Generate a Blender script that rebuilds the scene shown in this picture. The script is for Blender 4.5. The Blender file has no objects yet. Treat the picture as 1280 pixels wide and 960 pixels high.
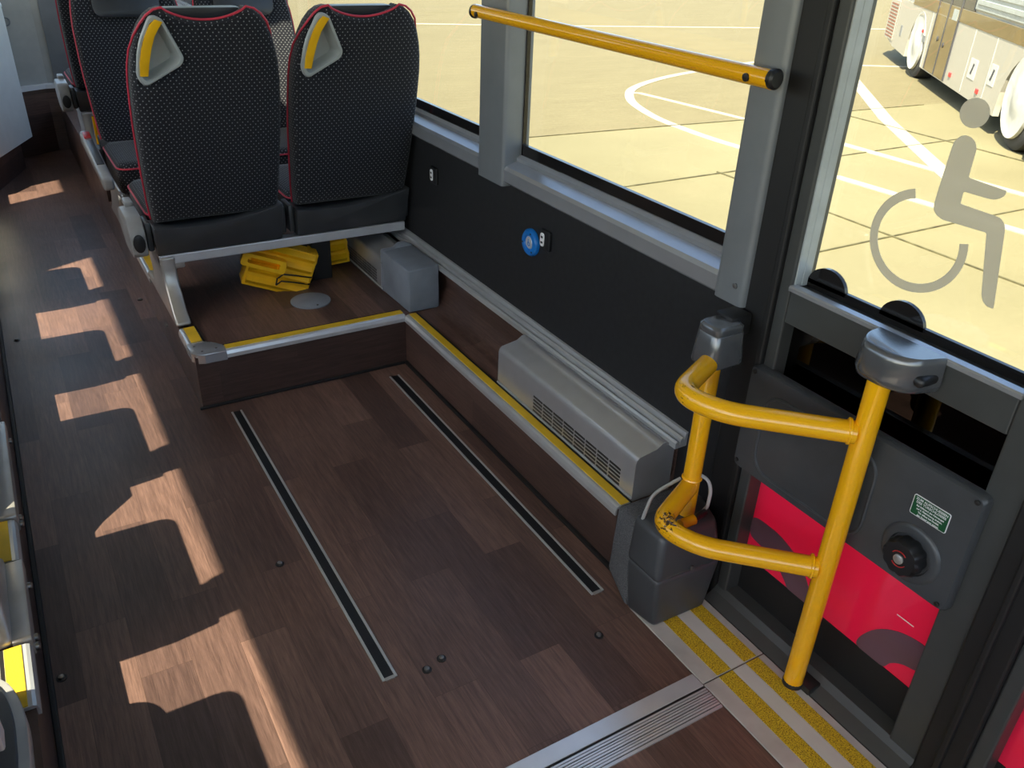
import bpy, bmesh, math, random
from mathutils import Vector, Matrix
random.seed(4)
S = bpy.context.scene
COL = S.collection
# ------------------------------------------------------------------ helpers
def bm_new(): return bmesh.new()

def box(bm, x0, x1, y0, y1, z0, z1, bev=0.0, seg=2):
    b = bmesh.new()
    bmesh.ops.create_cube(b, size=1.0)
    for v in b.verts:
        v.co = Vector(((x0+x1)/2+v.co.x*(x1-x0), (y0+y1)/2+v.co.y*(y1-y0), (z0+z1)/2+v.co.z*(z1-z0)))
    if bev > 0:
        bmesh.ops.bevel(b, geom=b.edges[:], offset=bev, segments=seg, affect='EDGES', profile=0.5)
    merge(bm, b)
    return bm

def merge(bm, b):
    m = {}
    for v in b.verts: m[v] = bm.verts.new(v.co)
    for f in b.faces:
        try:
            nf = bm.faces.new([m[v] for v in f.verts]); nf.smooth = f.smooth; nf.material_index = f.material_index
        except ValueError: pass
    b.free()

def hexa(bm, pts, bev=0.0, seg=2):
    """8 corners: bottom ring of 4 then top ring of 4"""
    b = bmesh.new()
    v = [b.verts.new(p) for p in pts]
    for q in ((3,2,1,0),(4,5,6,7),(0,1,5,4),(1,2,6,5),(2,3,7,6),(3,0,4,7)):
        b.faces.new([v[i] for i in q])
    bmesh.ops.recalc_face_normals(b, faces=b.faces[:])
    if bev > 0:
        bmesh.ops.bevel(b, geom=b.edges[:], offset=bev, segments=seg, affect='EDGES', profile=0.5)
    merge(bm, b); return bm

def loft(bm, loops, cap=True, closed=True):
    b = bmesh.new()
    L = [[b.verts.new(p) for p in lp] for lp in loops]
    n = len(L[0])
    for a, c in zip(L, L[1:]):
        for i in range(n if closed else n-1):
            j = (i+1) % n
            f = b.faces.new((a[i], a[j], c[j], c[i])); f.smooth = True
    if cap:
        b.faces.new(list(reversed(L[0]))); b.faces.new(L[-1])
    bmesh.ops.recalc_face_normals(b, faces=b.faces[:])
    merge(bm, b); return bm

AX = {'x': lambda a, b, t: (t, a, b), 'y': lambda a, b, t: (a, t, b), 'z': lambda a, b, t: (a, b, t)}
def prism(bm, poly, axis, t0, t1, bev=0.0, seg=2):
    """poly in the two remaining axes (x: y,z; y: x,z; z: x,y)"""
    b = bmesh.new(); f3 = AX[axis]
    A = [b.verts.new(f3(p[0], p[1], t0)) for p in poly]; B = [b.verts.new(f3(p[0], p[1], t1)) for p in poly]
    n = len(poly)
    for i in range(n):
        j = (i+1) % n; b.faces.new((A[i], A[j], B[j], B[i]))
    b.faces.new(list(reversed(A))); b.faces.new(B)
    bmesh.ops.recalc_face_normals(b, faces=b.faces[:])
    if bev > 0:
        es = [e for e in b.edges if len(e.link_faces) == 2 and e.calc_face_angle(0) > 0.5]
        bmesh.ops.bevel(b, geom=es, offset=bev, segments=seg, affect='EDGES', profile=0.5)
    merge(bm, b); return bm

def smooth_path(pts, r=0.05, n=8):
    """round the corners of a polyline"""
    P = [Vector(p) for p in pts]; out = [P[0]]
    for i in range(1, len(P)-1):
        a, b, c = P[i-1], P[i], P[i+1]
        rr = r[i] if isinstance(r, dict) else r
        d1 = (a-b); d2 = (c-b); t = min(rr, d1.length*.49, d2.length*.49)
        p, q = b+d1.normalized()*t, b+d2.normalized()*t
        for k in range(n+1):
            s = k/n; out.append(p*(1-s)**2+b*2*s*(1-s)+q*s*s)
    out.append(P[-1]); return out

def tube(bm, pts, r, seg=16, closed=False):
    P = [Vector(p) for p in pts]; loops = []
    t = (P[1]-P[0]).normalized()
    up = Vector((0,0,1)) if abs(t.z) < .9 else Vector((1,0,0))
    u = t.cross(up).normalized()
    for i, p in enumerate(P):
        if closed: tt = (P[(i+1)%len(P)]-P[i-1]).normalized()
        elif i == 0: tt = t
        elif i == len(P)-1: tt = (P[-1]-P[-2]).normalized()
        else: tt = (P[i+1]-P[i-1]).normalized()
        u = (u-tt*u.dot(tt)).normalized(); w = tt.cross(u)
        rr = r[i] if isinstance(r, (list, tuple)) else r
        loops.append([p+(u*math.cos(2*math.pi*k/seg)+w*math.sin(2*math.pi*k/seg))*rr for k in range(seg)])
    if closed: loops.append(loops[0])
    loft(bm, loops, cap=not closed); return bm

def lathe(bm, prof, origin, axis, seg=32):
    """prof: list of (radius, along axis)"""
    o = Vector(origin); a = Vector(axis).normalized()
    u = a.orthogonal().normalized(); w = a.cross(u); loops = []
    for r, h in prof:
        r = max(r, 1e-4)
        loops.append([o+a*h+(u*math.cos(2*math.pi*k/seg)+w*math.sin(2*math.pi*k/seg))*r for k in range(seg)])
    return loft(bm, loops)

def rpoly(pts, r, n=5):
    """rounded closed polygon 2D"""
    out = []; N = len(pts)
    for i in range(N):
        a, b, c = Vector(pts[i-1]), Vector(pts[i]), Vector(pts[(i+1) % N])
        rr = r[i] if isinstance(r, (list, tuple)) else r
        d1, d2 = a-b, c-b; t = min(rr, d1.length*.49, d2.length*.49)
        p, q = b+d1.normalized()*t, b+d2.normalized()*t
        for k in range(n+1):
            s = k/n; v = p*(1-s)**2+b*2*s*(1-s)+q*s*s; out.append((v.x, v.y))
    return out

def rrect(x0, x1, y0, y1, r, n=5):
    return rpoly([(x0,y0),(x1,y0),(x1,y1),(x0,y1)], r, n)

def obj(name, bm, m, parent=None, smooth=None, rel=True, **pr):
    """link the bmesh as one object; world-space verts become local to the parent"""
    me = bpy.data.meshes.new(name)
    if parent is not None and rel:
        off = parent.matrix_basis.inverted()
        p = parent.parent
        while p is not None:
            off = off @ p.matrix_basis.inverted(); p = p.parent
        bmesh.ops.transform(bm, matrix=off, verts=bm.verts[:])
    bmesh.ops.recalc_face_normals(bm, faces=bm.faces[:])
    if smooth is not None:
        for f in bm.faces: f.smooth = smooth
    bm.to_mesh(me); bm.free()
    if isinstance(m, (list, tuple)):
        for k in m: me.materials.append(k)
    else: me.materials.append(m)
    o = bpy.data.objects.new(name, me); COL.objects.link(o)
    if smooth:
        try: me.set_sharp_from_angle(angle=math.radians(40))
        except Exception: pass
    if parent is not None: o.parent = parent
    for k, v in pr.items(): o[k] = v
    return o

def thing(name, label, cat, loc=(0,0,0), group=None):
    o = bpy.data.objects.new(name, None); COL.objects.link(o)
    o.location = loc; o.empty_display_size = .05
    o['label'] = label; o['category'] = cat
    if group: o['group'] = group
    return o
def tag(o, label, cat, group=None):
    o['label'] = label; o['category'] = cat
    if group: o['group'] = group
    return o
def struct(name, bm, m, parent=None, smooth=None):
    o = obj(name, bm, m, parent, smooth)
    if parent is None: o['kind'] = 'structure'
    return o
def kids(o): return [c for c in bpy.data.objects if c.parent == o]
def copy_tree(o, parent=None):
    c = o.copy(); COL.objects.link(c); c.parent = parent
    for ch in kids(o): copy_tree(ch, c)
    return c
def text_bm(body, size, extrude=0.0004, align='CENTER', bold=0.0):
    cu = bpy.data.curves.new('t', 'FONT'); cu.body = body; cu.size = size; cu.extrude = extrude
    cu.align_x = align; cu.align_y = 'CENTER'; cu.offset = bold; cu.resolution_u = 3
    o = bpy.data.objects.new('t', cu); COL.objects.link(o)
    dg = bpy.context.evaluated_depsgraph_get(); dg.update()
    me = bpy.data.meshes.new_from_object(o.evaluated_get(dg))
    b = bmesh.new(); b.from_mesh(me)
    bpy.data.objects.remove(o); bpy.data.curves.remove(cu); bpy.data.meshes.remove(me)
    return b

# ------------------------------------------------------------------ materials
def srgb(r, g, b):
    f = lambda c: (c/255/12.92) if c/255 <= .04045 else ((c/255+.055)/1.055)**2.4
    return (f(r), f(g), f(b), 1)
class NT:
    def __init__(s, name):
        s.m = bpy.data.materials.new(name); s.m.use_nodes = True
        s.t = s.m.node_tree; s.t.nodes.clear()
        s.out = s.n('ShaderNodeOutputMaterial')
    def n(s, t, **k):
        x = s.t.nodes.new(t)
        for a, v in k.items(): setattr(x, a, v)
        return x
    def l(s, a, b): s.t.links.new(a, b)
    def bsdf(s, col=None, rough=.5, metal=0, spec=.5):
        p = s.n('ShaderNodeBsdfPrincipled')
        if col is not None: p.inputs['Base Color'].default_value = col
        p.inputs['Roughness'].default_value = rough; p.inputs['Metallic'].default_value = metal
        p.inputs['Specular IOR Level'].default_value = spec
        s.l(p.outputs[0], s.out.inputs[0]); return p
    def math(s, op, a, b=None, clamp=False):
        x = s.n('ShaderNodeMath', operation=op); x.use_clamp = clamp
        for i, v in enumerate((a, b)):
            if v is None: continue
            if isinstance(v, (int, float)): x.inputs[i].default_value = v
            else: s.l(v, x.inputs[i])
        return x.outputs[0]
    def mix(s, f, a, b, blend='MIX'):
        x = s.n('ShaderNodeMix', data_type='RGBA', blend_type=blend)
        for i, v in ((0, f), (6, a), (7, b)):
            if isinstance(v, (int, float, tuple)): x.inputs[i].default_value = v
            else: s.l(v, x.inputs[i])
        return x.outputs[2]
    def ramp(s, fac, stops):
        x = s.n('ShaderNodeValToRGB'); e = x.color_ramp.elements
        e[0].position, e[0].color = stops[0]; e[1].position, e[1].color = stops[-1]
        for p, c in stops[1:-1]:
            k = e.new(p); k.color = c
        s.l(fac, x.inputs[0]); return x.outputs[0]
    def noise(s, vec, scale, detail=3, rough=.5):
        x = s.n('ShaderNodeTexNoise'); x.inputs['Scale'].default_value = scale
        x.inputs['Detail'].default_value = detail; x.inputs['Roughness'].default_value = rough
        if vec is not None: s.l(vec, x.inputs['Vector'])
        return x.outputs['Fac']
    def pos(s): return s.n('ShaderNodeNewGeometry').outputs['Position']
    def objco(s): return s.n('ShaderNodeTexCoord').outputs['Object']
    def scale(s, v, xyz):
        x = s.n('ShaderNodeMapping'); x.inputs['Scale'].default_value = xyz; s.l(v, x.inputs[0]); return x.outputs[0]
    def bump(s, p, h, strength=.2, dist=.002):
        x = s.n('ShaderNodeBump'); x.inputs['Strength'].default_value = strength; x.inputs['Distance'].default_value = dist
        s.l(h, x.inputs['Height']); s.l(x.outputs[0], p.inputs['Normal'])

def plain(name, col, rough=.5, metal=0, var=.12, scale=14, bump=0.0, bscale=400, spec=.5):
    t = NT(name); p = t.bsdf(col, rough, metal, spec)
    v = t.objco(); n = t.noise(v, scale, 4)
    dark = tuple(c*(1-var) for c in col[:3])+(1,); lite = tuple(min(1, c*(1+var)) for c in col[:3])+(1,)
    t.l(t.ramp(n, [(.3, dark), (.7, lite)]), p.inputs['Base Color'])
    if bump: t.bump(p, t.noise(v, bscale, 2), bump, .0015)
    return t.m

def wood(name, axis='y', base=1.0, rough=.36, plank=(.55,.105)):
    t = NT(name); p = t.bsdf(None, rough, 0, .55)
    g = t.pos(); sx = t.n('ShaderNodeSeparateXYZ'); t.l(g, sx.inputs[0])
    cb = t.n('ShaderNodeCombineXYZ')
    a, b = {'y': ('Y','X'), 'yz': ('Y','Z'), 'xz': ('X','Z')}[axis]
    t.l(sx.outputs[a], cb.inputs[0]); t.l(sx.outputs[b], cb.inputs[1])
    br = t.n('ShaderNodeTexBrick'); br.offset = .37; br.offset_frequency = 2
    br.inputs['Scale'].default_value = 1; br.inputs['Brick Width'].default_value = plank[0]; br.inputs['Row Height'].default_value = plank[1]
    br.inputs['Mortar Size'].default_value = 0.0004; br.inputs['Bias'].default_value = 0
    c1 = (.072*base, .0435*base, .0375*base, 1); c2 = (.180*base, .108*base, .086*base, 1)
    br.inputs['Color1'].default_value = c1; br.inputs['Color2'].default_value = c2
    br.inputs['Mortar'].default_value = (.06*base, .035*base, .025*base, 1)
    t.l(cb.outputs[0], br.inputs['Vector'])
    # a per-plank shift of the grain
    wn = t.n('ShaderNodeTexWhiteNoise'); t.l(br.outputs['Color'], wn.inputs['Vector'])
    ad = t.n('ShaderNodeVectorMath', operation='ADD'); t.l(cb.outputs[0], ad.inputs[0]); t.l(wn.outputs['Color'], ad.inputs[1])
    n1 = t.noise(t.scale(ad.outputs[0], (3, 45, 1)), 3.0, 6, .62)
    n2 = t.noise(t.scale(ad.outputs[0], (8, 160, 1)), 3.0, 3, .6)
    c = t.mix(1.0, br.outputs['Color'], t.ramp(n1, [(.28, (.62,.6,.6,1)), (.72, (1.32,1.3,1.28,1))]), 'MULTIPLY')
    c = t.mix(1.0, c, t.ramp(n2, [(.3, (.8,.8,.8,1)), (.7, (1.15,1.15,1.15,1))]), 'MULTIPLY')
    t.l(c, p.inputs['Base Color'])
    sp = t.noise(g, 520, 2)
    t.bump(p, t.math('ADD', t.math('MULTIPLY', n2, .5), sp), .16, .0015)
    rn = t.noise(g, 5, 4); t.l(t.math('ADD', t.math('MULTIPLY', rn, .22), rough-.12), p.inputs['Roughness'])
    return t.m

def fabric():
    t = NT('dotted_seat_fabric'); p = t.bsdf(None, .9, 0, .2)
    co = t.objco(); nrm = t.n('ShaderNodeTexCoord').outputs['Normal']
    sx = t.n('ShaderNodeSeparateXYZ'); t.l(co, sx.inputs[0]); sn = t.n('ShaderNodeSeparateXYZ'); t.l(nrm, sn.inputs[0])
    ax, ay, az = [t.math('ABSOLUTE', sn.outputs[i]) for i in range(3)]
    isz = t.math('GREATER_THAN', az, .65); isx = t.math('GREATER_THAN', ax, .75)
    # u: x unless the face looks sideways (then y); v: z unless it looks up (then y)
    u = t.math('ADD', t.math('MULTIPLY', sx.outputs[0], t.math('SUBTRACT', 1.0, isx)), t.math('MULTIPLY', sx.outputs[1], isx))
    v = t.math('ADD', t.math('MULTIPLY', sx.outputs[2], t.math('SUBTRACT', 1.0, isz)), t.math('MULTIPLY', sx.outputs[1], isz))
    U = t.math('MULTIPLY', u, 1/.0162); V = t.math('MULTIPLY', v, 1/.0094)
    row = t.math('FLOOR', V); odd = t.math('MODULO', t.math('ABSOLUTE', row), 2.0)
    fu = t.math('SUBTRACT', t.math('FRACT', t.math('ADD', U, t.math('MULTIPLY', odd, .5))), .5)
    fv = t.math('SUBTRACT', t.math('FRACT', V), .5)
    du = t.math('MULTIPLY', fu, .0162); dv = t.math('MULTIPLY', fv, .0094)
    d = t.math('SQRT', t.math('ADD', t.math('MULTIPLY', du, du), t.math('MULTIPLY', dv, dv)))
    dot = t.math('LESS_THAN', d, .0019)
    base = t.ramp(t.noise(co, 260, 2), [(.3, (.0085,.0095,.0135,1)), (.7, (.02,.0215,.028,1))])
    t.l(t.mix(dot, base, (.22,.23,.24,1)), p.inputs['Base Color'])
    t.bump(p, t.noise(co, 900, 2), .3, .001)
    p.inputs['Sheen Weight'].default_value = .15
    return t.m

def glass(name, tint, refl=.05):
    t = NT(name)
    tr = t.n('ShaderNodeBsdfTransparent'); tr.inputs[0].default_value = tint
    gl = t.n('ShaderNodeBsdfGlossy'); gl.inputs['Roughness'].default_value = .01
    lw = t.n('ShaderNodeLayerWeight'); lw.inputs['Blend'].default_value = .5
    f5 = t.math('POWER', lw.outputs['Facing'], 5.0)
    f = t.math('ADD', t.math('MULTIPLY', f5, .7), refl, True)
    mx = t.n('ShaderNodeMixShader'); t.l(f, mx.inputs[0]); t.l(tr.outputs[0], mx.inputs[1]); t.l(gl.outputs[0], mx.inputs[2])
    t.l(mx.outputs[0], t.out.inputs[0]); return t.m

def film(name, col, through, transl=.5):
    """printed film on glass: light comes through it"""
    t = NT(name)
    d = t.n('ShaderNodeBsdfDiffuse'); d.inputs[0].default_value = col
    tl = t.n('ShaderNodeBsdfTranslucent'); tl.inputs[0].default_value = col
    m1 = t.n('ShaderNodeMixShader'); m1.inputs[0].default_value = transl
    t.l(d.outputs[0], m1.inputs[1]); t.l(tl.outputs[0], m1.inputs[2])
    tr = t.n('ShaderNodeBsdfTransparent'); tr.inputs[0].default_value = (1,1,1,1)
    m2 = t.n('ShaderNodeMixShader'); m2.inputs[0].default_value = through
    t.l(m1.outputs[0], m2.inputs[1]); t.l(tr.outputs[0], m2.inputs[2])
    gl = t.n('ShaderNodeBsdfGlossy'); gl.inputs['Roughness'].default_value = .05
    m3 = t.n('ShaderNodeMixShader'); m3.inputs[0].default_value = .045
    t.l(m2.outputs[0], m3.inputs[1]); t.l(gl.outputs[0], m3.inputs[2])
    t.l(m3.outputs[0], t.out.inputs[0]); return t.m

def metal(name, col, rough, axis=1):
    t = NT(name); p = t.bsdf(col, rough, 1.0)
    sc = [60, 60, 60]; sc[axis] = 1.5
    n = t.noise(t.scale(t.pos(), tuple(sc)), 6, 3)
    d = tuple(c*.86 for c in col[:3])+(1,)
    t.l(t.ramp(n, [(.3, d), (.7, col)]), p.inputs['Base Color'])
    t.l(t.math('ADD', t.math('MULTIPLY', n, .12), rough-.05), p.inputs['Roughness'])
    return t.m

def yellow_paint():
    t = NT('yellow_gloss_paint'); p = t.bsdf(srgb(240,168,6), .16, 0, .5)
    p.inputs['Coat Weight'].default_value = .6; p.inputs['Coat Roughness'].default_value = .08
    g = t.pos(); n = t.noise(g, 30, 3)
    t.l(t.ramp(n, [(.3, (.92,.45,.004,1)), (.7, (.95,.47,.005,1))]), p.inputs['Base Color'])
    return t.m
def yellow_worn(spots):
    """same paint with dark scratch marks near given points"""
    t = NT('yellow_scuffed_paint'); p = t.bsdf(None, .25, 0, .5)
    p.inputs['Coat Weight'].default_value = .5; p.inputs['Coat Roughness'].default_value = .1
    g = t.pos(); mask = None
    for c, r in spots:
        dn = t.n('ShaderNodeVectorMath', operation='DISTANCE'); t.l(g, dn.inputs[0]); dn.inputs[1].default_value = c
        k = t.math('SUBTRACT', 1.0, t.math('MULTIPLY', dn.outputs['Value'], 1/r), True)
        mask = k if mask is None else t.math('MAXIMUM', mask, k)
    n = t.noise(t.scale(g, (1, 1, 2.6)), 75, 5, .75)
    s = t.math('GREATER_THAN', t.math('ADD', n, t.math('MULTIPLY', mask, .3)), .77)
    s = t.math('MULTIPLY', s, t.math('GREATER_THAN', mask, .02))
    t.l(t.mix(s, (.93,.46,.005,1), (.05,.025,.012,1)), p.inputs['Base Color']); return t.m

def grit_yellow():
    t = NT('yellow_grit_strip'); p = t.bsdf(None, .75)
    g = t.pos(); n = t.noise(g, 420, 3, .7)
    t.l(t.ramp(n, [(.36, (.10,.06,.008,1)), (.52, (.62,.42,.01,1)), (.75, (.8,.6,.05,1))]), p.inputs['Base Color'])
    t.bump(p, n, .4, .001); return t.m

def carpet():
    t = NT('grey_carpet'); p = t.bsdf(None, .95, 0, .1); g = t.pos()
    n = t.noise(g, 480, 3, .7)
    t.l(t.ramp(n, [(.3, (.045,.047,.052,1)), (.75, (.25,.26,.275,1))]), p.inputs['Base Color'])
    t.bump(p, n, .9, .003); return t.m

def ground_mat():
    t = NT('yard_ground'); p = t.bsdf(None, .9, 0, .2); g = t.pos()
    sx = t.n('ShaderNodeSeparateXYZ'); t.l(g, sx.inputs[0])
    n = t.noise(g, 30, 6, .7); n2 = t.noise(g, .6, 4, .6); n3 = t.noise(t.scale(g, (1,3,1)), 1.3, 5, .7)
    # asphalt beyond a line through (4.1,6.6) and (6.8,6.45); concrete slabs this side
    e = t.math('ADD', t.math('MULTIPLY', sx.outputs[0], .055), t.math('SUBTRACT', sx.outputs[1], 6.83))
    far = t.math('GREATER_THAN', e, 0.0)
    conc = t.ramp(t.math('ADD', t.math('MULTIPLY', n, .35), t.math('MULTIPLY', n2, .65)), [(.3, (.168,.153,.084,1)), (.7, (.220,.201,.114,1))])
    asph = t.ramp(t.math('ADD', t.math('MULTIPLY', n, .6), t.math('MULTIPLY', n3, .4)), [(.28, (.128,.112,.060,1)), (.72, (.195,.171,.095,1))])
    t.l(t.mix(far, conc, asph), p.inputs['Base Color'])
    t.bump(p, n, .2, .003); return t.m

M = {}
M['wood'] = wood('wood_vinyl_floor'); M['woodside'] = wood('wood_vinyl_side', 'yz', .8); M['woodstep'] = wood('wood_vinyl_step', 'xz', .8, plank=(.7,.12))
M['fabric'] = fabric()
M['piping'] = plain('pink_piping', (.55,.035,.07,1), .5)
M['leather'] = plain('dark_leather', (.022,.026,.034,1), .38, var=.2, bump=.25, bscale=220)
M['black_plastic'] = plain('black_plastic', (.012,.0125,.014,1), .38, bump=.1, bscale=700)
M['shell'] = plain('charcoal_seat_shell', (.048,.052,.058,1), .34, bump=.15, bscale=600)
M['grey_plastic'] = plain('charcoal_grey_plastic', (.055,.059,.064,1), .36, bump=.2, bscale=700)
M['housing'] = plain('satin_charcoal_housing', (.075,.08,.087,1), .22, spec=.9)
M['housing'].node_tree.nodes['Principled BSDF'].inputs['Coat Weight'].default_value = 1.0
M['housing'].node_tree.nodes['Principled BSDF'].inputs['Coat Roughness'].default_value = .2
M['pale_plastic'] = plain('pale_grey_plastic', srgb(168,175,176), .32)
M['cool_grey'] = plain('cool_grey_cover', srgb(128,136,146), .5, bump=.15, bscale=700)
M['arm_grey'] = plain('armrest_grey', srgb(152,153,152), .3)
M['yellow'] = yellow_paint(); M['grit'] = grit_yellow()
M['yellow_plastic'] = plain('yellow_chock_plastic', (.93,.50,.006,1), .45, var=.12)
M['yellow_insert'] = plain('yellow_tread_insert', (.72,.46,.02,1), .6, bump=.4, bscale=300)
M['alu'] = plain('brushed_aluminium', (.62,.64,.65,1), .30, .55, var=.06); M['alux'] = plain('brushed_aluminium_cross', (.72,.74,.76,1), .26, .5, var=.06)
M['satin'] = plain('silver_coated_trim', (.46,.48,.51,1), .22, .6, var=.04)
M['pillar'] = plain('grey_coated_pillar', (.20,.215,.23,1), .38, .25, var=.05)
M['beam'] = plain('light_steel_beam', (.62,.64,.68,1), .35, .4, var=.05)
M['cast'] = plain('cast_aluminium_leg', (.46,.45,.43,1), .36, .6, var=.1)
M['heater'] = plain('heater_casing_silver', (.60,.61,.625,1), .26, .65, var=.05)
M['dark_panel'] = plain('black_wall_panel', (.0105,.011,.0125,1), .62, var=.25, scale=60, bump=.3, bscale=500)
M['rubber'] = plain('black_rubber', (.009,.009,.0095,1), .55)
M['frit'] = plain('black_glass_border', (.012,.011,.011,1), .15)
M['door_grey'] = plain('dark_grey_door_frame', (.060,.063,.062,1), .42, .2, var=.08)
M['door_black'] = plain('black_door_frame', (.016,.0175,.0175,1), .4, var=.2)
M['track_insert'] = plain('black_track_insert', (.007,.008,.010,1), .45, bump=.3, bscale=300)
M['carpet'] = carpet()
M['blue'] = plain('blue_button', (.006,.16,.52,1), .35)
M['white'] = plain('white_print', (.8,.8,.8,1), .5, var=.03)
M['white_plate'] = plain('white_threshold_plate', (.50,.49,.46,1), .45, .15, var=.14)
M['red_button'] = plain('red_button', (.55,.03,.03,1), .35)
M['green'] = plain('green_sticker', (.008,.085,.03,1), .4)
M['screw'] = plain('screw_steel', (.3,.3,.3,1), .35, .9)
M['dark_screw'] = plain('dark_screw', (.04,.04,.04,1), .4, .6)
M['cable'] = plain('pale_cable', (.42,.43,.42,1), .5)
M['glass'] = glass('window_glass', (.95,.955,.92,1)); M['dark_glass'] = glass('dark_tinted_glass', (.06,.055,.05,1), .05)
M['red_film'] = film('red_film', (.96,.045,.155,1), .0, .62); M['plum_film'] = film('plum_film', (.27,.15,.19,1), .0, .5)
M['grey_film'] = film('grey_symbol_film', (.78,.71,.57,1), .20, .72)
M['wall_pale'] = plain('pale_panel', srgb(196,196,190), .5, var=.04); M['cabinet'] = plain('white_cabinet_panel', (.80,.80,.76,1), .45, var=.03); M['wall_grey'] = plain('grey_rear_panel', (.40,.40,.37,1), .5, var=.06)
M['ceiling'] = plain('off_white_ceiling', (.62,.61,.58,1), .7, var=.03)
M['ground'] = ground_mat(); M['paint'] = plain('road_paint', (.36,.335,.25,1), .7, var=.08, scale=20)
M['joint'] = plain('ground_joint', (.085,.078,.036,1), .9, var=.4, scale=12)
M['bus_white'] = plain('bus_white', (.37,.355,.30,1), .25, var=.03); M['bus_gold'] = plain('bus_gold', (.20,.145,.06,1), .22, .4, var=.15, scale=3)
M['bus_glass'] = plain('bus_dark_glass', (.02,.025,.035,1), .06); M['bus_louvre'] = plain('bus_pale_panel', (.30,.33,.32,1), .4)
M['tyre'] = plain('tyre', (.03,.032,.035,1), .8); M['hub'] = plain('white_hub', (.5,.5,.46,1), .4); M['rust'] = plain('vent_dark', (.22,.09,.05,1), .6)
M['bus_under'] = plain('bus_underside', (.05,.05,.055,1), .8)
M['sticker_green'] = plain('pale_green_sticker', (.45,.62,.45,1), .5)

# ------------------------------------------------------------------ room shell
XW, XL, CEIL = 1.28, -1.12, 2.30
struct('floor', box(bm_new(), -.30, 1.34, -1.7, 7.0, -.06, 0.0), M['wood'])
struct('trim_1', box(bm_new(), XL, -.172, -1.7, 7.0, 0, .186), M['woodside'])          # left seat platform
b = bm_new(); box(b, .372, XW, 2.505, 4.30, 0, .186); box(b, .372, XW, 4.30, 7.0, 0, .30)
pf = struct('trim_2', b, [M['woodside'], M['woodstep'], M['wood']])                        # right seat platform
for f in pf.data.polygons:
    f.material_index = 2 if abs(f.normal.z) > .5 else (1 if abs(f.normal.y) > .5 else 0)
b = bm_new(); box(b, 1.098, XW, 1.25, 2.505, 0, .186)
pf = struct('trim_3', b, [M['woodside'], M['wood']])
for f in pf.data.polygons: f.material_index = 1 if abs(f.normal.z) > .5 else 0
struct('baseboard_right', box(bm_new(), 1.088, 1.0985, 1.20, 2.5, 0, .012, .002), M['rubber'])
struct('baseboard_left', box(bm_new(), -.1725, -.160, -1.7, 6.0, 0, .010, .003), M['rubber'])
struct('baseboard_step', box(bm_new(), .362, 1.09, 2.497, 2.506, 0, .010, .002), M['rubber'])
# right wall: cove of wood vinyl, dark panel, sill
cv = [(1.281,.186)]+[(1.21+.066*math.sin(a*math.pi/16), .186+.07*(1-math.cos(a*math.pi/16))) for a in range(9)]+[(1.276,.345),(1.30,.345),(1.30,.186)]
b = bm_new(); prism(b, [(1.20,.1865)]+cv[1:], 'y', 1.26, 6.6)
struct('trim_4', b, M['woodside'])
b = bm_new(); box(b, XW, 1.34, 1.135, 7.0, .0, .80); struct('wall_right', b, M['dark_panel'])
b = bm_new(); box(b, XW, 1.36, -1.7, -.20, -.35, CEIL); struct('wall_right_front', b, M['door_black'])
b = bm_new(); box(b, 1.27, 1.36, -1.7, 7.0, 1.98, CEIL); struct('wall_right_upper', b, M['wall_pale'])
# outer skin below the floor
struct('wall_skirt', box(bm_new(), 1.30, 1.36, 1.135, 7.0, -.12, 0), M['bus_white'])
# sill profile (x,z)
sp = [(1.34,.752),(1.262,.752),(1.258,.757),(1.258,.790),(1.264,.800),(1.300,.812),(1.300,.822),(1.312,.830),(1.34,.830)]
def sill(y0, y1, nm): return struct(nm, prism(bm_new(), sp, 'y', y0, y1), M['satin'])
sill(1.20, 2.14, 'trim_5'); sill(2.26, 4.36, 'trim_6'); sill(4.46, 6.9, 'trim_7')
def pillar(nm, y0, y1, xo=1.252):
    b = bm_new()
    prism(b, rpoly([(xo,y0),(xo,y1),(1.34,y1),(1.34,y0)], [.012,.012,.001,.001], 4), 'z', .74, 1.99)
    return struct(nm, b, M['pillar'], smooth=True)
pillar('trim_8', 2.118, 2.272); pillar('trim_9', 4.36, 4.47)
b = bm_new(); prism(b, rpoly([(1.252,1.120),(1.252,1.205),(1.34,1.205),(1.34,1.120)], [.014,.012,.001,.001], 4), 'z', .748, 1.99)
p2 = struct('trim_10', b, M['pillar'], smooth=True)
obj('screw', lathe(bm_new(), [(.006,0),(.006,.003),(.002,.004)], (1.252,1.145,.79), (-1,0,0), 12), M['screw'], p2, True)
# black rubber post beside the door
b = bm_new(); box(b, 1.266, 1.34, 1.062, 1.132, 0, 1.99, .006); box(b, 1.262, 1.29, 1.050, 1.066, 0, 1.99, .004)
struct('trim_11', b, M['rubber'])
def window(n, y0, y1, z0=.83, z1=1.985, x=1.322, border=.030):
    w = obj('window_%d' % n, box(bm_new(), x-.002, x+.002, y0, y1, z0, z1), M['glass']); w['kind'] = 'structure'
    b = bm_new()
    for (a, c, d, e) in ((y0, y1, z0, z0+border), (y0, y0+.012, z0, z1), (y1-.012, y1, z0, z1), (y0, y1, z1-.05, z1)):
        box(b, x-.006, x+.006, a, c, d, e)
    obj('black_border', b, M['frit'], w)
window(1, 1.20, 2.125); window(2, 2.265, 4.365); window(3, 4.465, 6.9)
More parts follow.
